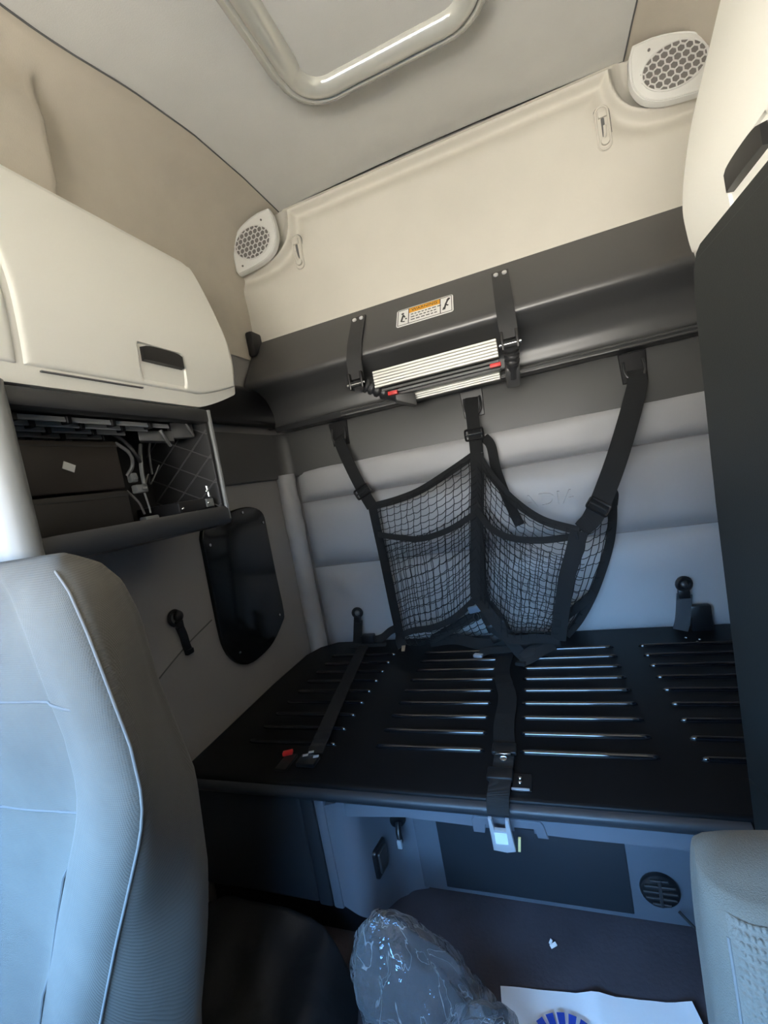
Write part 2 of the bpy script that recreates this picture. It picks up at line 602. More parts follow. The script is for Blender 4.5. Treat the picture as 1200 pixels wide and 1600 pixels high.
# ================================================================== CORNER SPEAKERS
def speaker(sign, label):
    """leaf-shaped cover on the back wall, tucked under the curve of the side liner"""
    out = [(-.762, 2.052), (-.750, 2.024), (-.746, 1.970), (-.755, 1.932), (-.780, 1.900), (-.824, 1.882), (-.890, 1.873), (-.936, 1.870), (-.944, 1.886), (-.943, 1.930), (-.938, 1.972), (-.922, 2.004), (-.894, 2.026), (-.850, 2.043), (-.805, 2.052)]
    sharp = [out[0]] + [(q.x, q.y) for q in catmull([(a, b, 0) for a, b in out[1:8]], 3)] + [(q.x, q.y) for q in catmull([(a, b, 0) for a, b in out[8:]], 3)]
    ctr = V((-.850 if sign < 0 else mx(-.850), 1.512, 1.960))
    u, v, n = V((1, 0, 0)), V((0, 0, 1)), V((0, -1, 0))
    root = thing('corner_speaker', label, 'speaker', ctr, 'speakers in the rear ceiling corners')
    poly = [((a + .850) * (-sign), b - 1.960) for a, b in sharp]
    if sign > 0:
        poly = poly[::-1]
    MB().prism(poly, ctr, u, v, n, .022, .005).build('cover', GREYP, root)
    lip = [ctr + n * .0225 + u * p[0] * .95 + v * p[1] * .95 for p in poly]
    MB().tube(lip, .0018, 6, closed=True).build('cover_rim', GREYP, root)
    a, b = .076, .056
    MB().prism([(a * math.cos(2 * PI * i / 36), b * math.sin(2 * PI * i / 36)) for i in range(36)], ctr + n * .0215, u, v, n, .0012).build('gauze', MESHG, root)
    MB().tube([ctr + n * .0235 + u * a * math.cos(2 * PI * i / 36) + v * b * math.sin(2 * PI * i / 36) for i in range(36)], .0022, 6, closed=True).build('grille_ring', GREYP, root)
    g = MB()
    s = .0112
    seen = set()
    for r in range(-6, 7):
        for q in range(-7, 8):
            hx = s * math.sqrt(3) * (q + .5 * (r % 2)); hy = s * 1.5 * r
            for k in range(6):
                p0 = (hx + s * math.cos(PI / 6 + k * PI / 3), hy + s * math.sin(PI / 6 + k * PI / 3))
                p1 = (hx + s * math.cos(PI / 6 + (k + 1) * PI / 3), hy + s * math.sin(PI / 6 + (k + 1) * PI / 3))
                mid = ((p0[0] + p1[0]) / 2, (p0[1] + p1[1]) / 2)
                key = (round(mid[0], 4), round(mid[1], 4))
                if key in seen or (mid[0] / a) ** 2 + (mid[1] / b) ** 2 > .97:
                    continue
                seen.add(key)
                c = ctr + n * .0235 + u * mid[0] + v * mid[1]
                d = u * (p1[0] - p0[0]) + v * (p1[1] - p0[1])
                g.obox(c, d * .54, d.normalized().cross(n) * .0017, n * .0014)
    g.build('grille', GREYP, root, smooth=0)
    for t in ((.052, .062), (-.060, -.066)):
        MB().cyl(ctr + n * .023 + u * t[0] * (-sign) + v * t[1], n, .0035, .003, 10).build('screw', MESHG, root)
    return root


speaker(-1, 'small pale speaker cover with honeycomb grille above the open equipment cubby side')
speaker(1, 'large pale speaker cover with honeycomb grille beside the tall dark wardrobe side')


# ================================================================== COAT HOOKS
def coat_hook(x, z, label):
    o = thing('coat_hook', label, 'hook', (x, 1.532, z), 'recessed coat hooks on the beige rear panel')
    h, wd = .062, .020

    def stad(h, w):
        q = []
        for i in range(11):
            a = PI * i / 10
            q.append((w * math.cos(a), h - w + w * math.sin(a)))
        for i in range(11):
            a = PI + PI * i / 10
            q.append((w * math.cos(a), -h + w + w * math.sin(a)))
        return q
    c = V((x, 1.536, z))
    U, W, N = V((1, 0, 0)), V((0, 0, 1)), V((0, -1, 0))
    MB().prism(stad(h, wd), c, U, W, N, .012, .004).build('plate', BEIGE, o)
    rim = [c + N * .012 + U * p[0] + W * p[1] for p in stad(h - .004, wd - .004)]
    MB().tube(rim, .0028, 6, closed=True).build('rim', BEIGE, o)
    MB().tube([c + N * .004 + U * p[0] + W * p[1] for p in stad(h + .0008, wd + .0008)], .0016, 6, closed=True).build('shadow_gap', SEAMD, o)
    MB().prism(stad(.027, .0045), c + N * .0121, U, W, N, .0006).build('slot', SEAMD, o)
    MB().prism([(-.011, .026), (.011, .026), (.011, .044), (-.011, .044)], c + N * .0122, U, W, N, .006, .002).build('catch', BEIGE, o)
    mb = MB().cyl(c + N * .016 - W * .038, N, .0115, .008, 16, .002)
    mb.tube(catmull([c + N * .017 - W * .03, c + N * .026 - W * .02, c + N * .03 - W * .005], 5), .0042, 8)
    mb.build('hook', BEIGE, o)


coat_hook(-.693, 1.888, 'small beige coat hook beside the speaker at the cream cabinet corner')
coat_hook(.326, 1.897, 'small beige coat hook under the speaker near the tall dark wardrobe')

# ================================================================== ROOF HATCH
hat = thing('roof_hatch', 'square roof hatch with a glossy clear rounded rail in the ceiling', 'hatch', (-.20, .93, 2.07))


def rrect(hx, hy, r, n=8):
    pts = []
    for cx, cy, a0 in ((hx - r, hy - r, 0), (-hx + r, hy - r, PI / 2), (-hx + r, -hy + r, PI), (hx - r, -hy + r, 1.5 * PI)):
        for i in range(n + 1):
            a = a0 + PI / 2 * i / n
            pts.append((cx + r * math.cos(a), cy + r * math.sin(a)))
    return pts


rc = rrect(.235, .255, .085)
HC = V((-.20, .925, 2.066))
rows = []
for (x, y) in rc:
    pass
ring_prof = [(-.036, .012), (-.034, -.014), (-.024, -.028), (-.008, -.034), (.006, -.030), (.012, -.022), (.018, -.028), (.030, -.024), (.038, -.010), (.040, .012)]
k = len(rc)
for i, (x, y) in enumerate(rc):
    a, b = rc[i - 1], rc[(i + 1) % k]
    t = V((b[0] - a[0], b[1] - a[1], 0)).normalized()
    nrm = V((t.y, -t.x, 0))                           # outward
    rows.append([HC + V((x, y, 0)) + nrm * d + V((0, 0, z)) for d, z in ring_prof])
MB().grid(rows, closed_v=True).build('rail', CLEARR, hat, smooth=50)
# thicker sleeve on the cabinet side of the rail
sl = []
for yy in (-.17, -.05, .06, .145, .165):
    f = 1.10 if yy < .16 else 1.02
    sl.append([HC + V((-.235, yy, 0)) + V((-1, 0, 0)) * d * f + V((0, 0, z * f - .002)) for d, z in ring_prof])
MB().grid(sl, cap=False).build('rail_sleeve', CLEARR, hat, smooth=50, fix=False)
MB().prism(rrect(.205, .225, .06), HC + V((0, 0, -.004)), (1, 0, 0), (0, 1, 0), (0, 0, -1), .004).build('hatch_panel', LINER, hat, smooth=30)


# ================================================================== OVERHEAD CABINETS
def cabinet(sign, label, tall):
    def X(x):
        return x if sign < 0 else -.38 - x
    # outer profile (x, z) from the bottom front edge to the top
    if tall:
        prof = [(-.7165, 1.262), (-.7135, 1.285), (-.7085, 1.33), (-.7055, 1.40), (-.713, 1.46), (-.735, 1.55), (-.770, 1.65), (-.806, 1.752), (-.835, 1.82), (-.88, 1.86), (-.925, 1.870)]
    else:
        prof = [(-.7165, 1.262), (-.7135, 1.285), (-.7085, 1.33), (-.7055, 1.40), (-.713, 1.46), (-.735, 1.545), (-.766, 1.635), (-.785, 1.668), (-.81, 1.690), (-.86, 1.705), (-.935, 1.712)]
    pp = catmull([(a, b, 0) for a, b in prof], 6)
    y0, y1 = .16, 1.035
    root = thing('overhead_cabinet', label, 'cabinet', (X(-.83), .6, 1.262), 'cream overhead cabinets')

    def shell(q, y, ins):
        """profile point at station y, pulled in by ins, bottom rising near the rear end"""
        x, z = q.x, q.y
        e = max(0, (y - .86) / (y1 - .86))
        z += .058 * e ** 1.3 * max(0, (1.42 - z) / .16) if z < 1.42 else 0
        endr = max(0, (y - (y1 - .03)) / .03)
        s = (1 - math.sqrt(max(0, 1 - endr ** 2))) * .03
        zz = z - (s * .6 if z > 1.5 else -s * .6)
        return V((X(x - s - ins), y, zz))
    ys = [y0 + (y1 - .03 - y0) * i / 36 for i in range(37)] + [y1 - .03 + .03 * math.sin(PI / 2 * i / 6) for i in range(1, 7)]
    rows = []
    for y in ys:
        r = [shell(q, y, .002) for q in pp]
        r += [V((X(-.935), y, r[0].z)), ]
        rows.append(r)
    MB().grid(rows, closed_u=True, cap=True).build('body', CREAM, root, smooth=50)

    # doors: thick skins standing proud of the body, scooped where the pull sits
    def door(ya, yb, handle):
        N = 150
        qs = [q for q in pp if q.y > 1.286 and q.y < (1.82 if tall else 1.66)]
        q2 = catmull([(q.x, q.y, 0) for q in qs], 3)
        outer, inner = [], []
        for i in range(N + 1):
            y = ya + (yb - ya) * i / N
            ro, ri = [], []
            for j, q in enumerate(q2):
                p = shell(q, y, 0)
                t = j / (len(q2) - 1)
                edge = min((y - ya), (yb - y), .012, (t) * .38, (1 - t) * .38)
                rnd = (1 - math.sqrt(max(0, 1 - (1 - max(0, edge) / .012) ** 2))) * .005
                dent = 0
                if handle:
                    hy, hz = .768, 1.333
                    fy = min(1, max(0, (.062 - abs(y - hy)) / .008)); fz = min(1, max(0, (p.z - 1.296) / .055)) * min(1, max(0, (1.374 - p.z) / .006))
                    dent = .030 * fy * fy * (3 - 2 * fy) * fz
                sgn = 1 if sign > 0 else -1
                ro.append(p + V((sgn * (rnd + dent - .002), 0, 0)))
                ri.append(p + V((sgn * (.009 + dent), 0, 0)))
            outer.append(ro); inner.append(ri)
        mb = MB()
        rows = [o + i[::-1] for o, i in zip(outer, inner)]
        mb.grid(rows, closed_u=True, cap=True)
        d = mb.build('door', CREAM, root, smooth=35)
        if handle:
            hy = .768
            sgn = 1 if sign > 0 else -1
            xb = X(-.7065)
            bm = MB()
            rows = []
            for i in range(13):
                t = -1 + 2 * i / 12
                yy = hy + t * .0535
                tp = 1.373 - .005 * abs(t) ** 6
                bt = 1.341
                bow = .002 * (1 - t * t)
                rows.append([V((xb - sgn * (-.004), yy, tp)), V((xb - sgn * (.007 + bow), yy, tp - .002)), V((xb - sgn * (.006 + bow), yy, bt)), V((xb - sgn * (-.006), yy, bt - .002)), V((xb - sgn * (-.010), yy, tp - .01))])
            bm.grid(rows, closed_u=True, cap=True)
            bm.build('handle', BLKP, d, smooth=45)
        return d
    door(.487, 1.012, True)
    door(y0 + .01, .478, False)
    MB().box((min(X(-.715), X(-.7105)), .51, 1.2835), (max(X(-.715), X(-.7105)), .705, 1.2858)).build('door_gap', SEAMD, root, smooth=0)
    return root


cabinet(-1, 'low cream overhead cabinet above the open equipment cubby', False)
cabinet(1, 'tall cream overhead cabinet above the dark wardrobe', True)

# ================================================================== EQUIPMENT CUBBY
cub = thing('equipment_cubby', 'open dark equipment cubby under the low cream cabinet', 'cubby', (-.83, .66, .985))
mb = MB()
mb.box((-.945, .445, .985), (-.715, .895, 1.000), .004)
mb.build('shelf_bottom', DARKIN, cub)
rows = []
for y in (.447, .55, .7, .888):
    rows.append([V((-.735, y, .975)), V((-.716, y, .980)), V((-.711, y, .992)), V((-.711, y, 1.014)), V((-.716, y, 1.022)), V((-.726, y, 1.022)), V((-.730, y, 1.0))])
MB().grid(rows, closed_u=True, cap=True).build('front_lip', DPLA, cub, smooth=50)
MB().box((-.945, .880, .985), (-.725, .893, 1.256), .003).build('end_panel', DARKIN, cub)
MB().tube([(-.716, .884, .990), (-.716, .887, 1.12), (-.717, .889, 1.256)], .0055, 8).build('edge_post', SLAT, cub)
MB().box((-.748, .447, 1.226), (-.714, .885, 1.258), .006).build('top_rail', DPLA, cub)
MB().box((-.945, .447, 1.248), (-.74, .885, 1.258)).build('top_panel', DARKIN, cub, smooth=0)
# louvred grille hanging under the top panel: bars along the cubby, short stays between
for i in range(5):
    x = -.760 - .028 * i
    zt = 1.02 + (.2165 - .0108 * i) * -x / .8
    ye = .80 - .034 * i
    MB().obox((x, (.452 + ye) / 2, zt - .0045), V((.0015, 0, .0008)), (0, (ye - .452) / 2, 0), V((-.001, 0, .0045)), .0008, 1).build('bar', VANE, cub, smooth=0)
    j = 0
    while .478 + .088 * j + (.044 if i % 2 else 0) < ye:
        y = .478 + .088 * j + (.044 if i % 2 else 0)
        MB().box((x - .012, y, zt - .012), (x + .006, y + .009, zt + .001), .001, 1).build('stay', BLKP, cub, smooth=0)
        j += 1
# diamond lattice backing at the rear half
lat = MB()
MB().box((-.948, .66, 1.0), (-.925, .880, 1.248)).build('back_panel', DARKIN, cub, smooth=0)
for k in range(-2, 5):
    a = V((-.925, .879, 1.0 + k * .06)); b = V((-.725, .879, 1.0 + k * .06 + .15))
    c = V((-.925, .879, 1.12 + k * .06)); d = V((-.725, .879, 1.02 + k * .06))
    for p, q in ((a, b), (c, d)):
        # clip to the panel height
        ts = [0, 1]
        for lim in (1.004, 1.245):
            if abs(q.z - p.z) > 1e-6:
                t = (lim - p.z) / (q.z - p.z)
                if 0 < t < 1:
                    ts.append(t)
        ts.sort()
        for t0, t1 in zip(ts, ts[1:]):
            mid = p + (q - p) * (t0 + t1) / 2
            if 1.0 < mid.z < 1.248 and t1 - t0 > .02:
                lat.tube([p + (q - p) * t0, p + (q - p) * t1], .0018, 5)
lat.build('lattice', ARM, cub)
rows = []
mb = MB()
mb.box((-.86, .755, 1.015), (-.735, .868, 1.048), .004)
mb.build('tray', BLKP, cub)
mb = MB().box((-.739, .838, 1.026), (-.731, .862, 1.046), .002).build('tray_bracket', CONN, cub)
MB().tube([(-.733, .852, 1.05), (-.733, .850, 1.076)], .003, 8).build('pin', CHROME, cub)
for y, z in ((.846, 1.064), (.762, 1.032), (.843, 1.036), (.80, 1.02)):
    MB().ball((-.732, y, z), .0035, 8).build('screw', CHROME, cub)
mb = MB()
mb.obox((-.80, .80, 1.205), V((.02, .03, -.004)), V((-.012, .012, 0)), V((0, 0, .012)), .003)
mb.tube([(-.775, .79, 1.215), (-.77, .795, 1.195), (-.775, .81, 1.18)], .004, 6)
mb.build('strap_clip', ARM, cub)
mb = MB()
mb.obox((-.77, .845, 1.215), V((.01, .025, 0)), V((-.01, .004, 0)), V((0, 0, .018)), .003)
mb.tube([(-.745, .835, 1.235), (-.742, .842, 1.215), (-.744, .855, 1.20)], .003, 6)
mb.build('latch_clip', ARM, cub)

for z0, z1, ml, lab, dy in ((1.002, 1.090, EQUIP, 'lower black electronics box on the cubby floor', 0), (1.094, 1.192, CARD, 'upper brown-black electronics box with a small white sticker', -.002)):
    b = thing('electronics_box', lab, 'box', (-.86, .585, z0), 'electronics boxes in the cubby')
    MB().box((-.915, .462, z0), (-.795, .690 + dy, z1), .004).build('case', ml, b)
    MB().box((-.7955, .462, z1 - .012), (-.7935, .690 + dy, z1 - .009)).build('lid_seam', INK, b, smooth=0)
    if z0 > 1.05:
        MB().obox((-.7935, .578, 1.142), V((0, .010, -.0042)), V((0, .0028, .0065)), V((.0008, 0, 0))).build('sticker', WHITE, b, smooth=0)
cab_o = thing('cable_bundle', 'grey and black cables with pale plug connectors beside the electronics boxes', 'cables', (-.80, .72, 1.0))
for k, pts in enumerate((
        [(-.80, .69, 1.19), (-.785, .705, 1.165), (-.79, .71, 1.14), (-.80, .70, 1.12)],
        [(-.82, .77, 1.19), (-.80, .745, 1.165), (-.795, .735, 1.13), (-.795, .733, 1.095)],
        [(-.80, .733, 1.085), (-.797, .735, 1.05), (-.797, .735, 1.035)],
        [(-.80, .742, 1.10), (-.80, .755, 1.12), (-.81, .765, 1.10), (-.80, .79, 1.14)],
        [(-.81, .70, 1.09), (-.80, .715, 1.06), (-.80, .722, 1.035)],
        [(-.82, .80, 1.20), (-.80, .77, 1.17), (-.80, .765, 1.12)],
        [(-.84, .72, 1.22), (-.80, .715, 1.19), (-.79, .725, 1.16), (-.80, .74, 1.15), (-.83, .75, 1.19)])):
    MB().tube(catmull(pts, 8), (.0038, .0042, .0022, .0018, .0025, .0025, .004)[k], 8).build('cable', (ARM, SLAT, SLAT, ARM, ARM, DPLA, DPLA)[k], cab_o)
for k, (c, sz) in enumerate((((-.795, .728, 1.012), (.010, .018, .017)), ((-.797, .722, 1.090), (.009, .014, .009)), ((-.80, .712, 1.115), (.007, .008, .010)))):
    mb = MB().box(V(c) - V(sz), V(c) + V(sz), .003)
    mb.box(V(c) + V((sz[0] - .001, -sz[1] * .2, -sz[2] * .4)), V(c) + V((sz[0] + .004, sz[1] * .6, sz[2] * .3)), .001)
    mb.build('connector', CONN, cab_o)

# ================================================================== REAR SHELF
shf = thing('rear_shelf', 'long dark grey moulded shelf across the back wall under the beige panel', 'shelf', (XC, 1.47, 1.28))
prof = [(1.548, 1.632), (1.536, 1.630), (1.527, 1.618), (1.47, 1.547), (1.425, 1.490), (1.400, 1.456), (1.390, 1.438), (1.396, 1.420), (1.425, 1.404), (1.462, 1.380), (1.490, 1.335), (1.50, 1.286), (1.548, 1.284)]
pf = catmull([(0, a, b) for a, b in prof], 5)
rows = []
L = [-.948, -.944, -.935, -.92, -.90] + [-.90 + (1.50) * i / 30 for i in range(1, 30)] + [.598, .601]
for x in L:
    e = max(0, (-.935 - x) / .014)
    s = 1 - .10 * (1 - math.sqrt(max(0, 1 - e * e)))
    rows.append([V((x, 1.548 - (1.548 - q.y) * s, q.z)) for q in pf])
MB().grid(rows, closed_u=True, cap=True).build('shelf_body', SHELF, shf, smooth=50)
MB().box((-.950, 1.05, 1.285), (-.905, 1.53, 1.425), .02, 3).build('side_return', BLKP, shf)
mb = MB()
mb.box((-.90, 1.475, 1.262), (.600, 1.540, 1.284), .004)
mb.build('ledge', DPLA, shf)
for y, z in ((1.4735, 1.279), (1.4735, 1.267)):
    MB().tube([(-.62, y, z), (.59, y, z)], .0028, 6).build('ledge_bead', STRIP, shf)
MB().box((-.60, 1.466, 1.2635), (.28, 1.474, 1.266)).build('curtain_track', SLAT, shf, smooth=0)
for x in (-.934, .575):
    MB().box((x - .016, 1.47, 1.56), (x + .016, 1.545, 1.655), .010).build('end_bracket', BLKP, shf)
# warning sticker on the sloping face
FN = V((0, -.760, .652)).normalized()      # outward normal of the sloping face is refined below
fa, fb = V((0, 1.482, 1.5610)), V((0, 1.425, 1.4890))
FU = (fa - fb).normalized()
FN = V((1, 0, 0)).cross(FU).normalized()
if FN.y > 0:
    FN = -FN
lab = thing('warning_sticker', 'white warning sticker with an orange band on the dark shelf face', 'sticker', (-.258, 1.452, 1.520))
LC = V((-.258, (fa.y + fb.y) / 2, (fa.z + fb.z) / 2)) + FN * .0016
U1 = V((1, 0, 0))
hw, hh = .095, .044
MB().prism(rrect(hw, hh, .008, 4), LC - FN * .001, U1, FU, FN, .0016).build('backing', WHITE, lab, smooth=0)


def slab(name, m_, x0, x1, y0, y1, lift=.0008):
    c = LC + U1 * (x0 + x1) / 2 + FU * (y0 + y1) / 2 + FN * (lift + .0002)
    return MB().obox(c, U1 * (x1 - x0) / 2, FU * (y1 - y0) / 2, FN * .0003).build(name, m_, lab, smooth=0)


slab('orange_band', ORANGE, -.052, .052, .014, .038)
fr = MB()
for x0, x1, y0, y1 in ((-.091, .091, .038, .040), (-.091, .091, -.040, -.038), (-.091, -.089, -.04, .04), (.089, .091, -.04, .04), (-.0545, -.052, -.04, .04), (.052, .0545, -.04, .04)):
    fr.obox(LC + U1 * (x0 + x1) / 2 + FU * (y0 + y1) / 2 + FN * .0010, U1 * (x1 - x0) / 2, FU * (y1 - y0) / 2, FN * .0003)
fr.build('border', INK, lab, smooth=0)
text_mesh('wording', 'WARNING', .019, LC + FU * .0255 + FN * .0016, U1, FU, FN, .0004, INK, lab, sx=.95)
tl = MB()
for r_, wd in enumerate((.09, .084, .088)):
    x = -.045
    while x < -.045 + wd:
        l = random.uniform(.006, .014)
        tl.obox(LC + U1 * (x + l / 2) + FU * (.004 - .014 * r_) + FN * .0010, U1 * l / 2, FU * .0018, FN * .0003)
        x += l + .004
tl.build('small_print', INK, lab, smooth=0)
pic = MB()
for (x0, y0, x1, y1, wv) in ((-.078, -.02, -.072, .012, .003), (-.072, .012, -.066, -.002, .0025), (-.078, -.02, -.066, -.024, .002), (-.064, -.012, -.059, -.010, .003),
                             (.066, -.024, .071, .002, .003), (.071, .002, .076, .016, .003), (.071, .0, .079, -.008, .0025), (.066, -.012, .062, -.024, .0025)):
    a, b = LC + U1 * x0 + FU * y0 + FN * .0012, LC + U1 * x1 + FU * y1 + FN * .0012
    d = b - a
    pic.obox((a + b) / 2, d / 2, d.normalized().cross(FN) * wv, FN * .0003)
for x, y in ((-.074, .019), (.081, .026), (.078, .021)):
    pic.cyl(LC + U1 * x + FU * y + FN * .0012, FN, .0048, .0005, 10)
pic.build('pictograms', INK, lab, smooth=0)

# ================================================================== FOLDING STEP LADDER
lad = thing('folding_ladder', 'folded aluminium step ladder hanging on two black brackets from the dark shelf', 'ladder', (-.245, 1.37, 1.25))
for s, bxx in enumerate((-.497, -.012)):
    top = V((bxx, 1.503, 1.5865)); mid = V((bxx, 1.412, 1.474)); low = V((bxx, 1.374, 1.415)); bot = V((bxx, 1.366, 1.352))
    pth = [top + FN * .004, mid + FN * .006, low + V((0, -.004, 0)), bot]
    br = MB().ribbon(pth, .052, .007, lambda t: V((0, -1, .5 - .5 * t))).build('bracket', DPLA, lad, smooth=30)
    for dx in (-.013, .013):
        MB().cyl(top + V((dx, 0, 0)) - FU * .018 + FN * .010, FN, .0075, .006, 12, .001).build('rivet', RIVET, br)
    for dx in (-.021, .021):
        MB().box((bxx + dx - .004, 1.345, 1.318), (bxx + dx + .004, 1.378, 1.372), .003).build('fork', BLKP, br)
    MB().cyl((bxx, 1.357, 1.334), (1, 0, 0), .0105, .050, 14).build('knuckle', DPLA, br)
    MB().tube([(bxx - .031, 1.352, 1.334), (bxx + .031, 1.352, 1.334)], .0055, 10).build('hinge_pin', CHROME, br)
# treads
def tread(name, x0, x1, y, z0, z1, dep, nl):
    o = MB().box((x0, y, z0), (x1, y + dep, z1), .003).build(name, TREAD, lad)
    for i in range(nl):
        z = z0 + (z1 - z0) * (i + .5) / nl
        MB().box((x0 + .001, y - .0028, z - (z1 - z0) / nl * .34), (x1 - .001, y + .001, z + (z1 - z0) / nl * .36), .0012, 1).build('tread_ridge', ALU, o, smooth=0)
    return o


tread('tread', -.437, -.048, 1.352, 1.305, 1.359, .03, 6)
tread('tread', -.345, -.056, 1.435, 1.255, 1.297, .026, 6)
for z, m_ in ((1.298, ARM), (1.289, SLAT), (1.281, ARM)):
    MB().box((-.42, 1.362 + (1.30 - z) * 1.5, z - .0045), (-.050, 1.395 + (1.30 - z) * 1.5, z + .003), .001, 1).build('step_rail', m_, lad, smooth=0)
for pts, n in (([(-.468, 1.352, 1.322), (-.44, 1.37, 1.304), (-.405, 1.395, 1.285), (-.352, 1.425, 1.262)], 0), ([(-.012, 1.352, 1.322), (-.013, 1.365, 1.304), (-.016, 1.39, 1.282), (-.020, 1.425, 1.255)], 1)):
    p = catmull(pts, 10)
    kk = len(p)
    rad = [.019 + (.0032 * (1 if (i % 5) < 3 else -1) if i < kk * .55 else 0) for i in range(kk)]
    MB().tube(p, rad, 12).build('bellows_hinge', DPLA, lad, smooth=60)
    e = p[-1]
    d = (p[-1] - p[-4]).normalized()
    MB().obox(e - d * .014, d * .036, V((0, 0, 1)).cross(d).normalized() * .020, V((0, 0, .021)), .006).build('end_cap', ARM, lad)
for x, y, z in ((-.385, 1.372, 1.281), (-.062, 1.370, 1.287)):
    MB().box((x - .016, y - .012, z - .006), (x + .016, y + .006, z + .006), .002).build('release_button', RED, lad)
for x in (-.255, -.150):
    MB().cyl((x, 1.462, 1.2735), (0, -1, 0), .006, .010, 10).build('ledge_screw', CHROME, lad)

# ================================================================== BUNK
bk = thing('bunk', 'black steel bunk base with pressed ribs and grey plastic front below the padded wall', 'bunk', (XC, 1.15, 0))
DX0, DX1, DY0, DY1, DZ = -.925, .598, .755, 1.535, .40
out = [(DX0 + .005, .80), (-.905, .768), (-.86, DY0), (DX1, DY0), (DX1, DY1), (-.84, DY1), (-.90, 1.49), (-.928, 1.42), (-.932, 1.2), (-.925, 1.0)]
MB().prism(out, (0, 0, DZ - .03), (1, 0, 0), (0, 1, 0), (0, 0, 1), .03, .008, 3).build('deck', BLACK, bk, smooth=35)
rm = None
RIBS = ((-.800, -.545), (-.442, -.186), (-.113, .147), (.212, .47))
ribmesh = {}
for c, (x0, x1) in enumerate(RIBS):
    for i in range(9):
        y = .888 + .0628 * i
        ln = x1 - x0
        if c not in ribmesh:
            rows = []
            ss = [0, .008, .02, .035, .05, .1, .3, .5, .7, .9, .95, .965, .98, .992, 1]
            for s in ss:
                xx = -ln / 2 + ln * s
                d = min(s, 1 - s) * ln
                h = .0075 * min(1, math.sqrt(max(0, 1 - (1 - min(1, d / .012)) ** 2))) + .0005
                wd = .0058 * (.25 + .75 * min(1, d / .010))
                rows.append([V((xx, math.cos(PI * j / 10) * wd, math.sin(PI * j / 10) * h)) for j in range(11)])
            # gather points close to the ends so the bead rounds off
            o = MB().grid(rows, closed_u=True, cap=True).build('rib', RIBM, None, smooth=60)
            ribmesh[c] = o.data
        else:
            o = bpy.data.objects.new('rib', ribmesh[c]); COL.objects.link(o)
        o.parent = bk
        o.location = V(((x0 + x1) / 2, y, DZ)) - bk.location
# rolled front lip
rows = []
for x in [-.87, -.86] + [-.84 + 1.076 * i / 10 for i in range(11)]:
    rows.append([V((x, .80, .392)), V((x, .752, .3925)), V((x, .744, .389)), V((x, .741, .382)), V((x, .743, .373)), V((x, .752, .369)), V((x, .80, .369))])
MB().grid(rows, closed_u=True, cap=True).build('front_lip', BASED, bk, smooth=60)
# grey front: band under the lip, swept corner, recessed kick panel
def loft_plan(path, z0s, z1s, th, name, material, seg=10):
    rows = []
    for i, (x, y) in enumerate(path):
        a, b = path[max(0, i - 1)], path[min(len(path) - 1, i + 1)]
        t = V((b[0] - a[0], b[1] - a[1], 0)).normalized()
        nn = V((t.y, -t.x, 0))
        z0, z1 = z0s[i], z1s[i]
        p = V((x, y, 0))
        rows.append([p + V((0, 0, z0)), p + V((0, 0, z1)), p - nn * th + V((0, 0, z1)), p - nn * th + V((0, 0, z0))])
    return MB().grid(rows, closed_u=True, cap=True).build(name, material, bk, smooth=50)


MB().box((-.915, .762, .10), (-.588, .80, .368), .012, 3).build('side_block', BASED, bk)
for x in (-.582, -.536):
    pass
MB().box((-.586, .757, .105), (-.552, .79, .366), .005, 2).build('corner_trim', BASED, bk)
MB().box((-.549, .755, .105), (-.524, .79, .366), .006, 2).build('corner_trim', BASE, bk)
cp = [V((-.524, .757, 0)), V((-.490, .762, 0)), V((-.468, .785, 0)), V((-.458, .83, 0)), V((-.448, .88, 0)), V((-.430, .915, 0)), V((-.39, .930, 0))]
cp = [(q.x, q.y) for q in catmull(cp, 6)]
nz = len(cp)
loft_plan(cp, [.115 * max(0, 1 - i / (nz * .75)) for i in range(nz)], [.350 + .016 * min(1, i / (nz * .3)) for i in range(nz)], .02, 'swept_corner', BASE)
# band: arched underside that drops to the swept corner on the left
rows = []
for i in range(41):
    t = i / 40
    x = -.475 + (DX1 + .475) * t
    low = .330 + .0 * t
    if t < .12:
        low = .330 - .0 + .012 * (t / .12)
    else:
        low = .342 - .010 * min(1, (t - .12) / .3)
    rows.append([V((x, .757, low)), V((x, .757, .368)), V((x, .782, .368)), V((x, .93, low + .008)), V((x, .775, low - .004))])
MB().grid(rows, closed_u=True, cap=True).build('front_band', BASE, bk, smooth=40)
MB().box((-.40, .925, .006), (DX1, .945, .350), .004).build('kick_panel', BASE, bk)
MB().box((-.34, .9215, .02), (.065, .9255, .300), .002).build('kick_recess', BASED, bk)
MB().box((-.93, .80, .0), (-.50, .84, .36)).build('toe_panel', BLKP, bk, smooth=0)
# pull plate with the cut-out and seams on the band
mb = MB()
mb.prism([(-.205, .328), (-.205, .354), (-.200, .360), (-.080, .360), (-.075, .354), (-.070, .328), (-.088, .328), (-.092, .345), (-.180, .345), (-.184, .328)], (0, .757, 0), (1, 0, 0), (0, 0, 1), (0, -1, 0), .003, .001, 1)
mb.build('pull_plate', BASE, bk, smooth=30)
MB().box((-.128, .7545, .326), (-.094, .7575, .343)).build('pull_slot', BASED, bk, smooth=0)
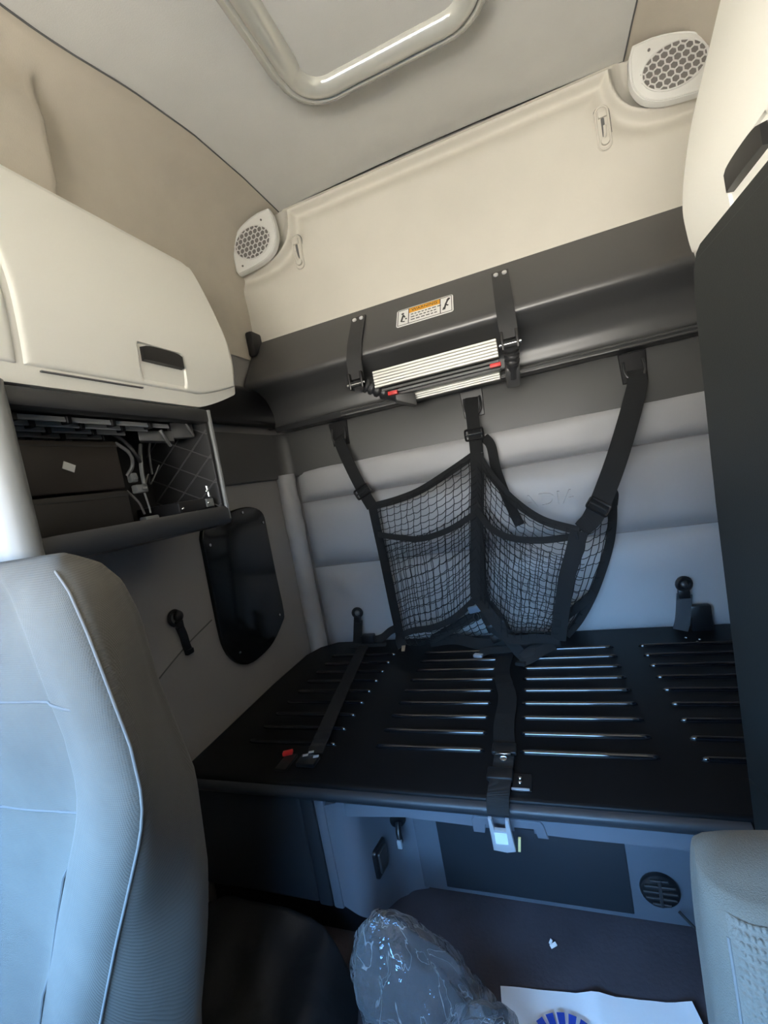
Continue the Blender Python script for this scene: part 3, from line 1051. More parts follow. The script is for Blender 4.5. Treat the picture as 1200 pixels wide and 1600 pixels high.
# power socket and key switch on the swept corner
sk = MB().prism(rrect(.026, .034, .008, 4), (-.462, .835, .165), V((-.12, -.99, 0)).normalized() * -1, (0, 0, 1), V((.99, -.12, 0)), .012, .004).build('power_socket', BLKP, bk)
MB().prism(rrect(.017, .024, .004, 3), (-.450, .8335, .165), V((.12, .99, 0)).normalized(), (0, 0, 1), V((.99, -.12, 0)), .005, .002).build('socket_flap', DPLA, sk)
mb = MB().cyl((-.428, .905, .205), V((.45, -.9, 0)), .020, .014, 20, .003)
ks = mb.build('key_switch', BLKP, bk)
mb = MB().tube([(-.424, .895, .203), (-.420, .878, .190), (-.418, .876, .170)], .007, 10).build('plug', BLKP, ks)
MB().ring((-.424, .896, .221), V((.45, -.9, .2)), .012, .002, 14, 6, 0, PI).build('ring_pull', CHROME, ks)
MB().box((-.424, .866, .160), (-.412, .874, .180), .002).build('plug_face', STEELG, ks)
# round vent
rv = MB().cyl((.118, .920, .088), (0, -1, 0), .037, .012, 28, .004).build('round_vent', BLKP, bk)
for i in range(5):
    z = .088 + (i - 2) * .013
    hwid = math.sqrt(max(0, .031 ** 2 - (z - .088) ** 2))
    MB().box((.118 - hwid, .910, z - .0025), (.118 + hwid, .9145, z + .0025), .001, 1).build('vent_bar', DPLA, rv, smooth=0)
MB().box((.115, .9085, .058), (.121, .914, .118), .001, 1).build('vent_bar', DPLA, rv, smooth=0)
# small front fittings on the deck
mb = MB().box((-.124, .775, .4005), (-.088, .822, .403), .001, 1)
mb.build('keeper_plate', BLKP, bk)
for y in (.796, .808):
    MB().ball((-.110, y, .4045), .0042, 10, (1, 1, .6)).build('deck_screw', CHROME, bk)
MB().box((-.125, .776, .403), (-.092, .780, .405)).build('plate_edge', STEELG, bk, smooth=0)
for q in ((.375, 1.42), (.345, 1.435), (-.705, 1.475), (.365, 1.405)):
    MB().ball((q[0], q[1], .402), .0036, 8, (1, 1, .6)).build('deck_screw', CHROME, bk)

# ------------------------------------------------------------------ bunk straps
st = thing('hold_down_strap', 'black strap across the middle of the bunk with a silver buckle at the front', 'strap', (-.16, 1.1, .403))
NZ = V((0, 0, 1))
p = catmull([(-.175, 1.46, .404), (-.165, 1.36, .404), (-.172, 1.24, .405), (-.148, 1.10, .407), (-.150, .98, .406), (-.145, .90, .405)], 8)
MB().ribbon(p, .046, .003, NZ).build('webbing', WEBD, st, smooth=30)
mb = MB().box((-.169, .872, .402), (-.118, .905, .412), .003).build('adjuster', BLKP, st)
MB().box((-.160, .862, .411), (-.128, .866, .415), .001, 1).build('adjuster_bar', CHROME, st)
MB().cyl((-.143, .852, .409), NZ, .0075, .006, 16, .001).build('rivet', CHROME, st)
MB().ribbon(catmull([(-.143, .868, .406), (-.143, .83, .409), (-.146, .77, .410), (-.148, .742, .402), (-.149, .735, .385)], 6), .040, .004, lambda t: V((0, -t, 1.1 - t))).build('webbing', WEB, st, smooth=30)
MB().box((-.172, .79, .404), (-.122, .822, .416), .004).build('buckle_block', BLKP, st)
bp = [(-.0185, .028), (-.0125, .028), (-.010, .006), (.010, .006), (.0125, .028), (.0185, .028), (.022, -.036), (.006, -.040), (-.018, -.0375)]
ob = MB().prism(bp, (-.150, .737, .352), (1, 0, 0), V((0, -.06, 1)), (0, -1, 0), .007, .002, 2).build('silver_buckle', STEELG, st, smooth=30)
MB().prism([(-.0115, -.022), (.0115, -.022), (.0115, .001), (-.0115, .001)], (-.150, .7305, .352), (1, 0, 0), V((0, -.06, 1)), (0, -1, 0), .0012, .0005, 1).build('buckle_plate', mat('pale buckle plate', (.72, .80, .78), .35), ob, smooth=0)
MB().obox((-.1205, .737, .328), V((.0022, 0, 0)), (0, .002, 0), V((.002, 0, .013))).build('yellow_tab', mat('yellow tag', (.75, .6, .25), .5), st, smooth=0)
st2 = thing('side_strap', 'black hold-down strap on the bunk beside the red release tab', 'strap', (-.63, 1.15, .403))
MB().ribbon(catmull([(-.705, 1.50, .404), (-.68, 1.37, .4105), (-.64, 1.15, .4105), (-.60, .95, .4105), (-.582, .845, .406)], 8), .040, .003, NZ).build('webbing', WEBD, st2, smooth=30)
MB().box((-.608, .80, .402), (-.560, .835, .413), .003).build('buckle', BLKP, st2)
for x, y in ((-.594, .826), (-.565, .824), (-.585, .838)):
    MB().obox((x, y, .415), V((.006, .002, 0)), V((-.001, .003, 0)), V((0, 0, .001))).build('bright_edge', STEELG, st2, smooth=0)
rt = thing('release_tab', 'small red release tab on a black catch at the bunk edge', 'tab', (-.645, .83, .40))
MB().box((-.655, .785, .401), (-.625, .84, .408), .002).build('catch', BLKP, rt)
mb = MB().obox((-.648, .835, .4125), V((.013, .002, .002)), V((-.002, .006, 0)), V((0, 0, .004)), .0015)
mb.build('red_tab', RED, rt)

# ================================================================== CARGO NET
net = thing('cargo_net', 'black cargo net of webbing straps and netting hanging in front of the padded wall', 'cargo net', (-.2, 1.45, .41))
FY = V((0, -1, 0))
TL, BL = V((-.566, 1.475, .925)), V((-.548, 1.47, .437))
left_e = catmull([TL, (-.562, 1.473, .83), (-.557, 1.47, .736), (-.552, 1.468, .565), BL], 6)
TC, CB = V((-.169, 1.48, 1.046)), V((-.236, 1.42, .575))
cen_e = catmull([TC, (-.181, 1.475, .95), (-.197, 1.46, .853), (-.216, 1.44, .72), CB], 6)
TR, BR = V((.092, 1.285, .782)), V((-.004, 1.33, .455))
rig_e = catmull([TR, (.068, 1.28, .72), (.042, 1.28, .655), (.018, 1.30, .56), BR], 6)
RBt, RBb = V((.214, 1.50, .829)), V((.020, 1.44, .424))
back_e = catmull([RBt, (.203, 1.50, .75), (.181, 1.50, .67), (.128, 1.49, .552), (.07, 1.46, .47), RBb], 6)
top_l = catmull([TL, (-.47, 1.485, .935), (-.38, 1.487, .955), (-.27, 1.487, 1.0), TC], 8)
top_r = catmull([TC, (-.13, 1.462, .96), (-.075, 1.42, .88), (.0, 1.36, .815), TR], 8)
top_s = catmull([TR, (.13, 1.36, .80), (.18, 1.45, .815), RBt], 8)
bot_l = catmull([BL, (-.48, 1.43, .47), (-.40, 1.41, .485), (-.32, 1.41, .515), CB], 8)
bot_r = catmull([CB, (-.20, 1.36, .50), (-.14, 1.33, .465), (-.07, 1.32, .468), BR], 8)
bot_s = catmull([BR, (.0, 1.38, .44), (.012, 1.42, .43), RBb], 8)


def sample(path, t):
    f = t * (len(path) - 1)
    i = min(int(f), len(path) - 2)
    return path[i].lerp(path[i + 1], f - i)


def coons(L, R, T, B, s, t):
    """s left->right, t top->bottom"""
    a = sample(T, s).lerp(sample(B, s), t)
    b = sample(L, t).lerp(sample(R, t), s)
    c = L[0].lerp(R[0], s).lerp(L[-1].lerp(R[-1], s), t)
    return a + b - c


def netting(L, R, T, B, nc, nr, belly, seed, t0=0., dy=0.):
    mb = MB()
    ph = seed * 1.7

    def pt(s, t):
        tt = t0 + (1 - t0) * t
        p = coons(L, R, T, B, s, tt)
        bl = belly * math.sin(PI * s) * math.sin(PI * min(1, tt * .95 + .05))
        jx = noise.noise(V((s * nc * .9, t * nr * .9, ph))) * .0045
        jz = noise.noise(V((s * nc * .9, t * nr * .9, ph + 9))) * .0045
        edge = min(1, 6 * min(s, 1 - s))
        sag = -.006 * math.sin(PI * ((s * nc) % 1.0))
        return p + V((jx * edge, -bl + dy, jz * edge)), sag
    for i in range(1, nc):
        s = i / nc
        path = [pt(s, j / (nr * 2))[0] for j in range(nr * 2 + 1)]
        mb.tube(path, .00125, 4, cap=False)
    for j in range(0, nr + 1):
        t = j / nr
        path = []
        for i in range(nc * 3 + 1):
            q, sg = pt(i / (nc * 3), t)
            path.append(q + V((0, 0, sg * .6)))
        mb.tube(path, .00125, 4, cap=False)
    o = mb.build('netting', CORD, net, smooth=0, fix=False)
    o['kind'] = 'stuff'
    return o


netting(left_e, cen_e, top_l, bot_l, 14, 17, .05, 1)
netting(cen_e, rig_e, top_r, bot_r, 13, 18, .03, 2)
netting(rig_e, back_e, top_s, bot_s, 6, 13, -.01, 3)
low_l = catmull([BL, (-.547, 1.460, .425), (-.545, 1.455, .412)], 6)
low_r = catmull([CB, (-.228, 1.42, .51), (-.215, 1.42, .455)], 6)
low_b = catmull([low_l[-1], (-.45, 1.45, .412), (-.33, 1.45, .420), low_r[-1]], 6)
netting(low_l, low_r, bot_l, low_b, 13, 6, .0, 6)
netting(left_e, cen_e, top_l, bot_l, 15, 12, -.015, 4, .42, .02)
netting(cen_e, back_e, top_r, bot_r, 20, 14, -.02, 5, .38, .06)


def web(name, path, wd, nrm=FY, th=.003, m_=WEB):
    return MB().ribbon(path, wd, th, nrm).build(name, m_, net, smooth=30)


# hanging straps
web('hanging_strap', catmull([(-.668, 1.538, 1.205), (-.655, 1.50, 1.17), (-.62, 1.482, 1.066), (-.588, 1.478, .975), TL + V((0, -.002, 0))], 6), .044)
web('hanging_strap', catmull([(-.163, 1.538, 1.235), (-.166, 1.505, 1.19), (-.167, 1.485, 1.10), TC + V((0, -.002, .0))], 6), .042)
web('hanging_strap', catmull([(.325, 1.538, 1.205), (.318, 1.50, 1.15), (.232, 1.43, .96), (.145, 1.335, .822), (.097, 1.285, .785)], 8), [.046 + .012 * math.sin(PI * i / 32) for i in range(33)])
web('loose_strap', catmull([(-.140, 1.502, 1.095), (-.122, 1.505, 1.06), (-.118, 1.51, .98), (-.098, 1.51, .88), (-.070, 1.50, .785)], 8), .032)
web('loose_strap', catmull([(.215, 1.50, .86), (.222, 1.497, .845), (.216, 1.50, .81)], 6), .02)
for c, d in (((-.590, 1.473, .985), V((.42, 0, -.9))), ((-.167, 1.480, 1.108), V((0, 0, -1))), ((.152, 1.343, .832), V((-.6, -.5, -.75)))):
    c, d = V(c), V(d).normalized()
    s = d.cross(FY).normalized()
    n_ = s.cross(d).normalized()
    if n_.y > 0:
        n_ = -n_
    c = c + n_ * .005
    pts = [c + s * x + d * y for x, y in rrect(.029, .017, .005, 3)]
    b_ = MB().tube(pts, .004, 6, closed=True).build('buckle', BLKP, net)
    MB().tube([c - s * .027 + n_ * .003, c + s * .027 + n_ * .003], .0032, 6).build('buckle_bar', CHROME if c.x < 0 and c.x > -.3 else DPLA, b_)
# edge bindings
web('edge_binding', left_e, .032)
web('edge_binding', cen_e, .044)
web('edge_binding', rig_e, [.046 - .006 * i / (len(rig_e) - 1) for i in range(len(rig_e))])
web('edge_binding', back_e, .026, V((-.5, -1, 0)))
web('edge_binding', top_l, .026, V((0, -1, .15)))
web('edge_binding', top_r, .024, V((0, -1, .15)))
web('edge_binding', bot_l, .022, V((0, -1, .3)))
web('edge_binding', bot_r, .026, V((0, -1, .3)))
web('edge_binding', catmull([(-.188, 1.485, .95), (-.205, 1.49, .80), (-.215, 1.48, .68), (-.222, 1.46, .58), (-.21, 1.44, .50)], 6), .036)


def band(L, R, T, B, ta, tb_, dip, wd, belly):
    pts = []
    for i in range(25):
        s = i / 24
        p = coons(L, R, T, B, s, ta + (tb_ - ta) * s + dip * math.sin(PI * s))
        pts.append(p + V((0, -belly * math.sin(PI * s) - .004, 0)))
    web('pocket_band', pts, wd)


band(left_e, cen_e, top_l, bot_l, .27, .50, .05, .020, .05)
band(cen_e, rig_e, top_r, bot_r, .48, .05, .06, .020, .03)
band(rig_e, back_e, top_s, bot_s, .86, .62, .03, .028, -.01)
# lower ends: tab, clip and crumpled tails on the deck
web('lower_strap', catmull([BL, (-.546, 1.455, .425), (-.535, 1.435, .41)], 5), .034, V((0, -1, .4)))
tb = MB().prism([(-.008, .012), (.008, .012), (.007, -.006), (.004, -.020), (-.004, -.020), (-.007, -.006)], (-.528, 1.428, .405), (1, 0, 0), V((0, .75, .66)), V((0, -.66, .75)), .003, .0008, 1).build('metal_tab', CHROME, net, smooth=30)
MB().cyl((-.5275, 1.4165, .3985), V((0, -.66, .75)), .0025, .004, 8).build('tab_hole', INK, tb)
web('lower_strap', catmull([(-.545, 1.475, .47), (-.59, 1.49, .45), (-.63, 1.49, .425), (-.69, 1.50, .412)], 6), .028, V((0, -1, .6)))
web('lower_strap', catmull([CB, (-.20, 1.36, .545), (-.165, 1.345, .49), (-.13, 1.34, .43), (-.112, 1.335, .407)], 6), .034, V((.3, -1, .3)))
web('lower_strap', catmull([(-.24, 1.42, .52), (-.30, 1.43, .49), (-.36, 1.43, .46), (-.42, 1.44, .43)], 6), .03, V((0, -1, .5)))
web('lower_strap', catmull([(-.43, 1.45, .418), (-.34, 1.44, .428), (-.25, 1.40, .424), (-.16, 1.37, .43), (-.06, 1.36, .44), (.0, 1.37, .435)], 6), .036, V((0, -1, .7)))
web('lower_strap', catmull([(-.20, 1.40, .56), (-.17, 1.42, .49), (-.15, 1.41, .43)], 6), .03, V((.2, -1, .3)))
web('tail', catmull([(-.12, 1.35, .43), (-.17, 1.345, .425), (-.215, 1.355, .420), (-.245, 1.345, .412)], 6), .024, V((0, -.6, 1)))
web('tail', catmull([(-.02, 1.34, .435), (-.055, 1.318, .43), (-.09, 1.295, .418), (-.118, 1.285, .410)], 6), .030, V((.2, -.6, 1)))
web('tail', catmull([(-.05, 1.335, .43), (-.085, 1.312, .434), (-.112, 1.295, .420)], 6), .026, V((.3, -.5, .6)))
for c in ((-.25, 1.342, .410), (-.118, 1.283, .408)):
    MB().obox(c, V((.014, -.004, 0)), V((.003, .008, 0)), V((0, 0, .005)), .002).build('tail_end', STEELG if c[0] < -.2 else WEB, net)
cl = MB().obox((-.245, 1.395, .545), V((.022, 0, .004)), V((0, .006, 0)), V((-.002, 0, .011)), .003).build('snap_clip', mat('blue grey clip', (.12, .16, .21), .4), net)
MB().tube(catmull([(-.245, 1.393, .536), (-.252, 1.39, .52), (-.243, 1.39, .508), (-.236, 1.392, .52), (-.243, 1.393, .535)], 5), .003, 6).build('snap_ring', BLKP, cl)
MB().ball((-.182, 1.37, .528), .014, 12, (1, .7, .9)).build('toggle', BLKP, net)
for c in ((-.20, 1.36, .49), (-.19, 1.35, .46), (-.165, 1.365, .50)):
    MB().obox(c, V((.012, 0, .004)), V((0, .006, 0)), V((-.004, 0, .012)), .003).build('buckle', BLKP, net)

# wall anchors that carry the net
for x, lab_ in ((-.668, 'black strap anchor plate on the trim nearest the corner bolster'), (-.163, 'black strap anchor plate on the trim at the middle strap'), (.325, 'black strap anchor plate on the trim nearest the dark wardrobe')):
    a = thing('strap_anchor', lab_, 'anchor', (x, 1.542, 1.215), 'strap anchors on the dark trim')
    MB().prism([(-.034, -.045), (.034, -.045), (.038, .045), (-.038, .045)], (x, 1.5435, 1.215), (1, 0, 0), (0, 0, 1), (0, -1, 0), .006, .002, 1).build('plate', BLKP, a, smooth=30)
    MB().tube(catmull([(x - .026, 1.537, 1.235), (x - .027, 1.525, 1.20), (x - .012, 1.522, 1.175), (x + .012, 1.522, 1.175), (x + .027, 1.525, 1.20), (x + .026, 1.537, 1.235)], 5), .004, 8).build('loop', DPLA, a)


# ================================================================== BELT STALKS BEHIND THE BUNK
def stalk(x, y, lab_, big):
    o = thing('belt_stalk', lab_, 'belt buckle', (x, y, .40), 'belt buckles at the back of the bunk')
    s = 1.3 if big else 1.15
    tp = V((x - .002, y - .005, .40 + .10 * s))
    MB().ribbon(catmull([(x - .02 * s, y - .01, .405), (x - .012 * s, y - .01, .44), tp - V((0, 0, .015))], 6), .030 * s, .006, FY).build('webbing', WEB if not big else mat('grey ribbed webbing', (.10, .115, .13), .6, bump=('weave', 200, .8)), o, smooth=30)
    MB().box((tp.x - .013 * s, tp.y - .008, tp.z - .022 * s), (tp.x + .011 * s, tp.y + .008, tp.z), .004).build('collar', BLKP, o)
    MB().ring(tp + V((.002, 0, .012 * s)), V((.25, -1, 0)), .014 * s, .0055 * s, 20, 8).build('loop', BLKP, o)
    MB().ball(tp + V((.001, .003, .010 * s)), .010 * s, 10).build('ball', DPLA if big else CONN, o)
    if big:
        MB().box((x + .005, y - .012, .395), (x + .062, y + .012, .478), .006).build('buckle_body', BLKP, o)
    else:
        MB().box((x + .000, y - .022, .398), (x + .052, y + .012, .440), .005).build('buckle_body', BLKP, o)
        MB().box((x - .045, y - .03, .398), (x + .10, y - .01, .412), .005).build('base_strap', WEB, o)


stalk(-.712, 1.497, 'small black belt buckle with a ball loop beside the corner bolster', False)
stalk(.372, 1.497, 'large black belt buckle with a ribbed stalk beside the dark wardrobe', True)

# ================================================================== LEFT WALL FITTINGS
cv = thing('access_cover', 'glossy black access cover with cut corners screwed to the grey side wall', 'panel', (XL, 1.18, .52))
pl = [(1.020, .90), (1.023, .945), (1.045, .975), (1.095, .992), (1.19, 1.004), (1.255, 1.006), (1.31, .994), (1.343, .968), (1.347, .91), (1.347, .74), (1.349, .60), (1.325, .565), (1.25, .522), (1.17, .508), (1.105, .513), (1.055, .545), (1.022, .60), (1.015, .68)]
pl = [(q.x, q.y) for q in catmull([(a, b, 0) for a, b in pl], 3, closed=True)]
MB().prism(pl, (XL + .008, 0, 0), (0, 1, 0), (0, 0, 1), (1, 0, 0), .013, .005, 3).build('cover', GLOSS, cv, smooth=40)
for y, z in ((1.045, .915), (1.225, .99), (1.328, .94), (1.075, .565), (1.315, .60)):
    MB().cyl((XL + .0215, y, z), (1, 0, 0), .0048, .003, 10, .001).build('screw', CHROME, cv)
hk = thing('wall_tether', 'black plastic tether hook hanging on the grey side wall beside the seat', 'hook', (XL + .008, .875, .70))
MB().ball((XL + .022, .876, .757), .015, 14, (.7, 1, 1)).build('ball', BLKP, hk)
MB().ring((XL + .020, .866, .755), (1, 0, .1), .019, .005, 20, 8, PI * .25, PI * 1.35).build('loop', BLKP, hk)
MB().box((XL + .009, .868, .722), (XL + .024, .888, .745), .004).build('collar', BLKP, hk)
MB().ribbon(catmull([(XL + .016, .877, .73), (XL + .016, .884, .70), (XL + .016, .886, .675), (XL + .016, .890, .652)], 6), .021, .008, (1, 0, 0)).build('tongue', BLKP, hk, smooth=30)
MB().box((XL + .009, .880, .645), (XL + .022, .904, .660), .003).build('tip', BLKP, hk)

# ================================================================== WARDROBE
wd = thing('wardrobe', 'tall plain dark grey wardrobe with a rounded top edge at the end of the bunk', 'wardrobe', (.42, .61, 0))
pr = [(.46, 0), (.7535, 0), (.7535, .475), (.7525, .72), (.7505, .95), (.738, 1.192), (.730, 1.222), (.716, 1.238), (.70, 1.243), (.46, 1.243)]
MB().prism(pr, (.24, 0, 0), (0, 1, 0), (0, 0, 1), (1, 0, 0), .36, 0).build('body', WARD, wd, smooth=25)
MB().prism([(.47, .494), (.70, .490), (.748, .478), (.748, .90), (.735, 1.185), (.727, 1.215), (.712, 1.230), (.47, 1.231)], (.242, 0, 0), (0, 1, 0), (0, 0, 1), (-1, 0, 0), .004, .002, 1).build('door', WARD, wd, smooth=25)
MB().prism([(.47, .03), (.748, .03), (.748, .472), (.70, .484), (.47, .488)], (.242, 0, 0), (0, 1, 0), (0, 0, 1), (-1, 0, 0), .004, .002, 1).build('drawer_front', WARD, wd, smooth=25)


# ================================================================== SEATS
def seat_left():
    root = thing('passenger_seat', 'worn grey cloth seat with pale piping beside the open cubby', 'seat', (-.70, .26, 0))
    xc = -.71
    zp = [-0.029, 0.186, 0.472, 0.524, 0.624, 0.684, 0.747, 0.783, 0.833, 0.875, 0.93, 0.968, 0.99]
    xp = [-0.602, -0.576, -0.52, -0.494, -0.441, -0.407, -0.372, -0.359, -0.359, -0.367, -0.376, -0.384, -0.396]
    zs = [-0.029, 0.186, 0.379, 0.523, 0.593, 0.709, 0.771, 0.826, 0.914, 0.956, 0.981, 0.994, 1.002]
    xs = [-0.568, -0.542, -0.499, -0.452, -0.434, -0.421, -0.432, -0.443, -0.449, -0.461, -0.484, -0.516, -0.542]
    yf = .258
    rows = []
    zlist = [.03 + .88 * i / 45 for i in range(46)] + [.92, .93, .94, .95, .958, .966, .973, .980, .986, .991, .995, .998, 1.0]
    pip = []
    for z in zlist:
        a = float(np.interp(z, zp, xp)); b = float(np.interp(z, zs, xs))
        e = min(1, max(0, (z - .86) / .1405))
        rd = 1 - math.sqrt(max(0, 1 - e * e))                       # roll-over at the top
        f0 = yf + .075 * rd
        a2 = a - .125 * rd
        b2 = b
        ysil = .361
        bk_y = .395 - .02 * rd
        hollow = .011 * math.exp(-((z - .67) / .18) ** 2)
        sec = [(a2, f0, 0), (a2 - .035, f0 - .010 * (1 - rd), 0), (a2 - .085, f0 + .002, 0), (a2 - .12, f0 + .006 + hollow, 0), (xc, f0 + .004 + hollow * .5, 0),
               (2 * xc - a2 + .12, f0 + .006 + hollow, 0), (2 * xc - a2 + .085, f0 + .002, 0), (2 * xc - a2 + .035, f0 - .01 * (1 - rd), 0), (2 * xc - a2, f0, 0),
               (2 * xc - b2, ysil, 0), (2 * xc - b2 + .05, bk_y, 0), (xc, bk_y + .006, 0), (b2 - .05, bk_y, 0), (b2, ysil, 0),
               (a2 + (b2 - a2) * .42 + .012, f0 + (ysil - f0) * .36, 0)]
        loop = catmull(sec, 5, closed=True)
        rows.append([V((q.x, q.y, z + .004 * noise.noise(V((q.x * 9, q.y * 9, z * 9))) * (1 if z < .88 else 0))) for q in loop])
        pip.append(V((a2 + .001, f0 - .001, z)))
    MB().grid(rows, closed_u=True, cap=True).build('backrest', FABRIC, root, smooth=70)
    MB().tube([q for q in pip if q.z < .988], .0013, 8).build('piping', PIPE, root)
    def front(x, z):
        r = min(rows, key=lambda q: abs(q[0].z - z))
        f = sorted(((p.x, p.y) for p in r if p.y < yf + .05 and p.x < float(np.interp(z, zp, xp)) + .002))
        return float(np.interp(x, [q[0] for q in f], [q[1] for q in f]))
    for zz, off in ((.870, 0), (.747, .092)):
        a = float(np.interp(zz, zp, xp))
        pts = []
        for i in range(25):
            x = a - off - .003 - (.33 - off * 1.9) * i / 24
            zq = zz - .005 * math.sin(PI * i / 24)
            pts.append(V((x, front(x, zq) + .0004, zq)))
        MB().tube(pts, .0017, 6).build('seam', SEAMD, root)
    pts = []
    for i in range(24):
        z = .747 - .5 * i / 23
        x = float(np.interp(z, zp, xp)) - .092
        pts.append(V((x, front(x, z) + .0004, z)))
    MB().tube(pts, .0017, 6).build('seam', SEAMD, root)
    # cushion and base (below the picture)
    MB().box((-.94, -.22, .24), (-.44, .258, .38), .05, 4).build('cushion', FABRIC, root)
    MB().box((-.90, -.18, 0), (-.48, .24, .245), .02).build('base', BLKP, root)
    return root


seat_left()


def seat_right():
    root = thing('driver_seat', 'taupe ribbed cloth seat back in front of the dark wardrobe', 'seat', (.30, .3, 0))
    x0, x1 = .076, .56
    xc = (x0 + x1) / 2
    rows, rows2 = [], []
    zl = [.05 + .54 * i / 24 for i in range(25)] + [.59 + .062 * math.sin(PI / 2 * i / 10) for i in range(1, 11)]
    for z in zl:
        e = max(0, (z - .56) / .0925)
        rd = 1 - math.sqrt(max(0, 1 - min(1, e) ** 2))
        f0 = .325 + .05 * rd
        xa = x0 + .008 * rd
        h = (x1 - xa) / 2
        c = (x1 + xa) / 2
        sec = [(c - h, .385 + .02 * rd, 0), (c - h + .003, f0 + .015 - .006 * rd, 0), (c - h + .018, f0 - .004, 0), (c - h + .040, f0 - .004, 0), (c - h + .07, f0 + .01, 0), (c, f0 + .012, 0),
               (c + h - .07, f0 + .01, 0), (c + h - .04, f0 - .004, 0), (c + h - .018, f0 - .004, 0), (c + h - .003, f0 + .015 - .006 * rd, 0), (c + h, .385 + .02 * rd, 0),
               (c + h - .03, .44 - .01 * rd, 0), (c, .452 - .01 * rd, 0), (c - h + .03, .44 - .01 * rd, 0)]
        loop = catmull(sec, 5, closed=True)
        rows.append([V((q.x, q.y, z)) for q in loop])
        rows2.append([V((q.x, q.y, z)) for q in loop[7:43]])
    MB().grid(rows, closed_u=True, cap=True).build('backrest', BOLST, root, smooth=70)
    src = rows2[12:-3]
    fine = []
    NR = 700
    for i in range(NR + 1):
        t = (i / NR) ** .9 * (len(src) - 1)
        k = min(int(t), len(src) - 2)
        a_, b_ = src[k], src[k + 1]
        r = []
        for p, q in zip(a_, b_):
            r.append(p.lerp(q, t - k))
        c = catmull([(p.x, p.y, p.z) for p in r], 14)
        s_ = [0.]
        for u0, u1 in zip(c, c[1:]):
            s_.append(s_[-1] + (u1 - u0).length)
        zc = c[len(c) // 2].z
        line = []
        for p, d in zip(c, s_):
            rib = (.5 + .5 * math.cos(2 * PI * p.z / .0046)) * (.62 + .38 * math.cos(2 * PI * d / .0040))
            ez = min(1, max(0, (p.z - .56) / .0925))
            line.append(p + V((0, -math.sqrt(1 - ez * ez), ez)) * (.0008 * min(1, d / .002) + .0016 * rib * min(1, d / .006)))
        fine.append(line + [p + V((0, .012, -.014)) for p in r[::-1]])
    MB().grid(fine, closed_u=True, cap=True).build('ribbed_insert', RIBCL, root, smooth=80)
    MB().tube([r[0] + V((-.0005, .0005, 0)) for r in rows2[3:-5]], .0014, 6).build('piping', SEAMD, root)
    MB().box((.08, -.20, .10), (.55, .315, .23), .05, 4).build('cushion', BOLST, root)
    MB().box((.12, -.15, 0), (.51, .28, .11), .01).build('base', BLKP, root)
    return root


seat_right()

# ================================================================== FLOOR CLUTTER
def f_lump(x, y):
    return noise.noise(V((x * 5, y * 5, 2.0))) * .030 + noise.noise(V((x * 13, y * 11, 4.0))) * .014 + abs(noise.noise(V((x * 4 + y * 6, y * 3 - x * 2, 7)))) * .02


rows = []
N1, N2 = 44, 44
for i in range(N1 + 1):
    v_ = i / N1
    r = []
    for j in range(N2 + 1):
        u_ = j / N2
        xr = float(np.interp(v_, [0, .5, .85, 1], [-.440, -.455, -.480, -.555]))
        x = -.935 + (xr + .935) * u_
        y = .47 + (.757 - .47) * v_ - .05 * (1 - u_) * 0 - .03 * max(0, u_ - .8) / .2 * v_
        edge = min(1, min(u_ * 6, (1 - u_) * 7, v_ * 6, (1 - v_) * 9))
        h = .004 + (math.sin(PI / 2 * edge)) * (.080 + f_lump(x, y) + .02 * v_)
        r.append(V((x, y, h)))
    rows.append(r)
mb = MB().grid(rows)
mb.grid([[V((p.x, p.y, .001)) for p in r] for r in rows])
tag(mb.build('rubbish_bag', RUBBER, None, smooth=60, fix=False), 'slack black bag lying on the floor between the worn grey seat and the bunk', 'bag')

# clear plastic bag: open crumpled film standing on the floor
pb = thing('plastic_bag', 'crumpled clear plastic bag standing on the dark floor in front of the bunk', 'bag', (-.27, .62, 0))


def lobe(ctr, rad, h, seed, lean, squash=1., n=64, rows_n=34, crinkle=1.):
    mb = MB()
    rows = []
    for i in range(rows_n + 1):
        t = i / rows_n
        rr = math.sqrt(max(0, 1 - t ** 2.2)) * (1 + .12 * math.sin(3 * t + seed))
        row = []
        for j in range(n):
            a = 2 * PI * j / n
            d = V((math.cos(a), math.sin(a) * squash, 0))
            cr_ = 1 + crinkle * (.16 * noise.noise(V((math.cos(a) * 1.6 + seed, math.sin(a) * 1.6, t * 2.2))) + .10 * abs(noise.noise(V((math.cos(a) * 4 + seed, math.sin(a) * 4, t * 3)))) * 1.4)
            cr_ += crinkle * .05 * math.sin(a * 9 + seed + t * 5 + 3 * noise.noise(V((t * 3, seed, a)))) * (1 - .4 * t)
            p = V(ctr) + d * rad * rr * cr_ + V((lean[0] * t, lean[1] * t, .003 + h * t * (1 + .06 * noise.noise(V((math.cos(a) * 2, math.sin(a) * 2, seed + t * 4))))))
            row.append(p)
        rows.append(row)
    return mb.grid(rows, closed_u=True)


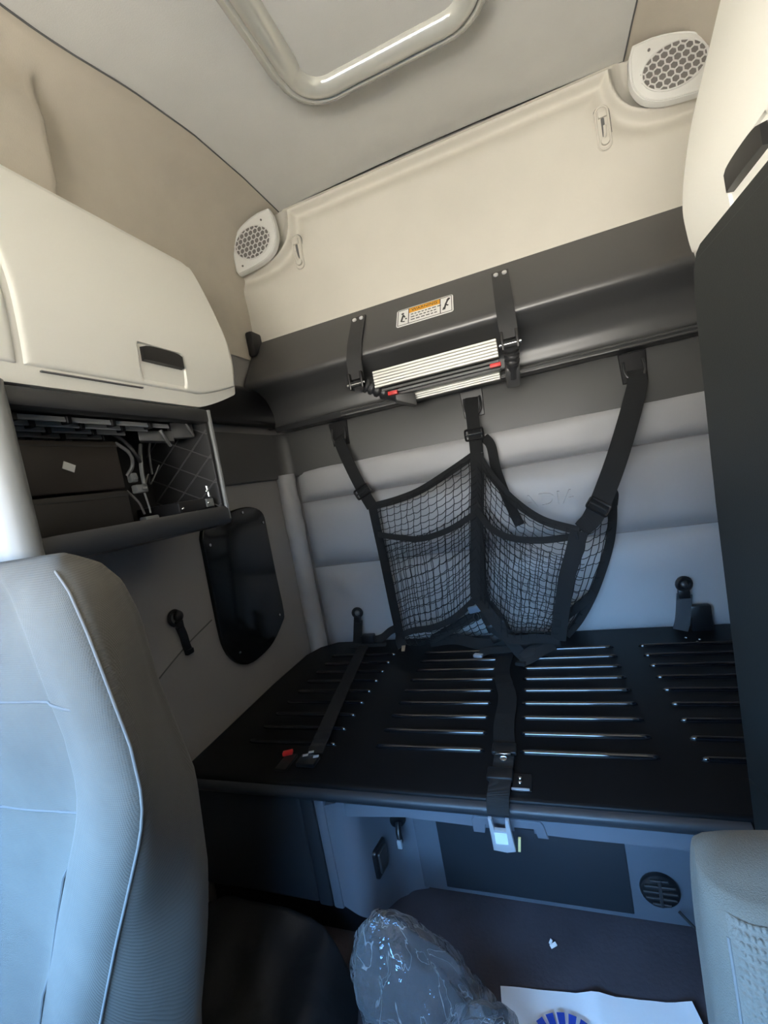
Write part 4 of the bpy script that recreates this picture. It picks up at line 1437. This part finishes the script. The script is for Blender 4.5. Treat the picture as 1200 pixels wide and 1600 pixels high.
lobe((-.325, .665, 0), .108, .235, 1.3, (-.05, -.02), .75).build('bag_top', FILM, pb, smooth=80)
lobe((-.375, .575, 0), .062, .10, 4.1, (.0, .0), .8, 40, 20).build('bag_fold', FILM, pb, smooth=80)
lobe((-.215, .625, 0), .072, .105, 7.7, (.01, .0), .85, 56, 26, 1.5).build('bag_knot', FILM, pb, smooth=80)

pp_ = thing('paper_sheet', 'white paper sheet with blue printed rays on the dark floor beside the clear bag', 'paper', (-.02, .70, 0))
rows = []
for i in range(21):
    v_ = i / 20
    r = []
    for j in range(25):
        u_ = j / 24
        a = V((-.205, .752, 0)).lerp(V((.127, .786, 0)), u_)
        b = V((-.175, .55, 0)).lerp(V((.175, .575, 0)), u_)
        p = a.lerp(b, v_)
        p.z = .004 + .004 * abs(noise.noise(V((u_ * 4, v_ * 3, 1)))) + .010 * max(0, 1 - abs(u_ - .52) / .10 - v_ * 1.4) + .008 * max(0, (u_ - .9) / .1) * (1 - v_)
        r.append(p)
    rows.append(r)
mb = MB().grid(rows)
mb.build('sheet', PAPER, pp_, smooth=60, fix=False)
ink = MB()
for k in range(22):
    a = PI * 2 * k / 22
    d = V((math.cos(a), math.sin(a), 0)); s = V((-d.y, d.x, 0))
    c = V((-.085, .652, .0145))
    wd0 = .0068
    ink.add([c + d * .035 - s * wd0 * .55, c + d * .072 - s * wd0, c + d * .072 + s * wd0, c + d * .035 + s * wd0 * .55], [(0, 1, 2, 3)])
ink.build('printed_rays', BLUE, pp_, smooth=0)
sc_ = MB().obox((-.103, .845, .004), V((.006, .003, .0015)), V((-.002, .0035, 0)), V((0, 0, .0012)), .0006, 1)
sc_.obox((-.108, .850, .005), V((.002, .004, .001)), V((-.002, .002, 0)), V((0, 0, .001)), .0005, 1)
tag(sc_.build('paper_scrap', WHITE), 'tiny white scrap on the dark floor in front of the kick panel', 'scrap')
cd = MB().tube(catmull([(.145, .905, .06), (.17, .89, .04), (.20, .87, .02), (.22, .84, .006), (.23, .78, .004)], 6), .003, 6)
tag(cd.build('floor_cable', CORD), 'thin black cable running from the round vent behind the ribbed seat', 'cable')
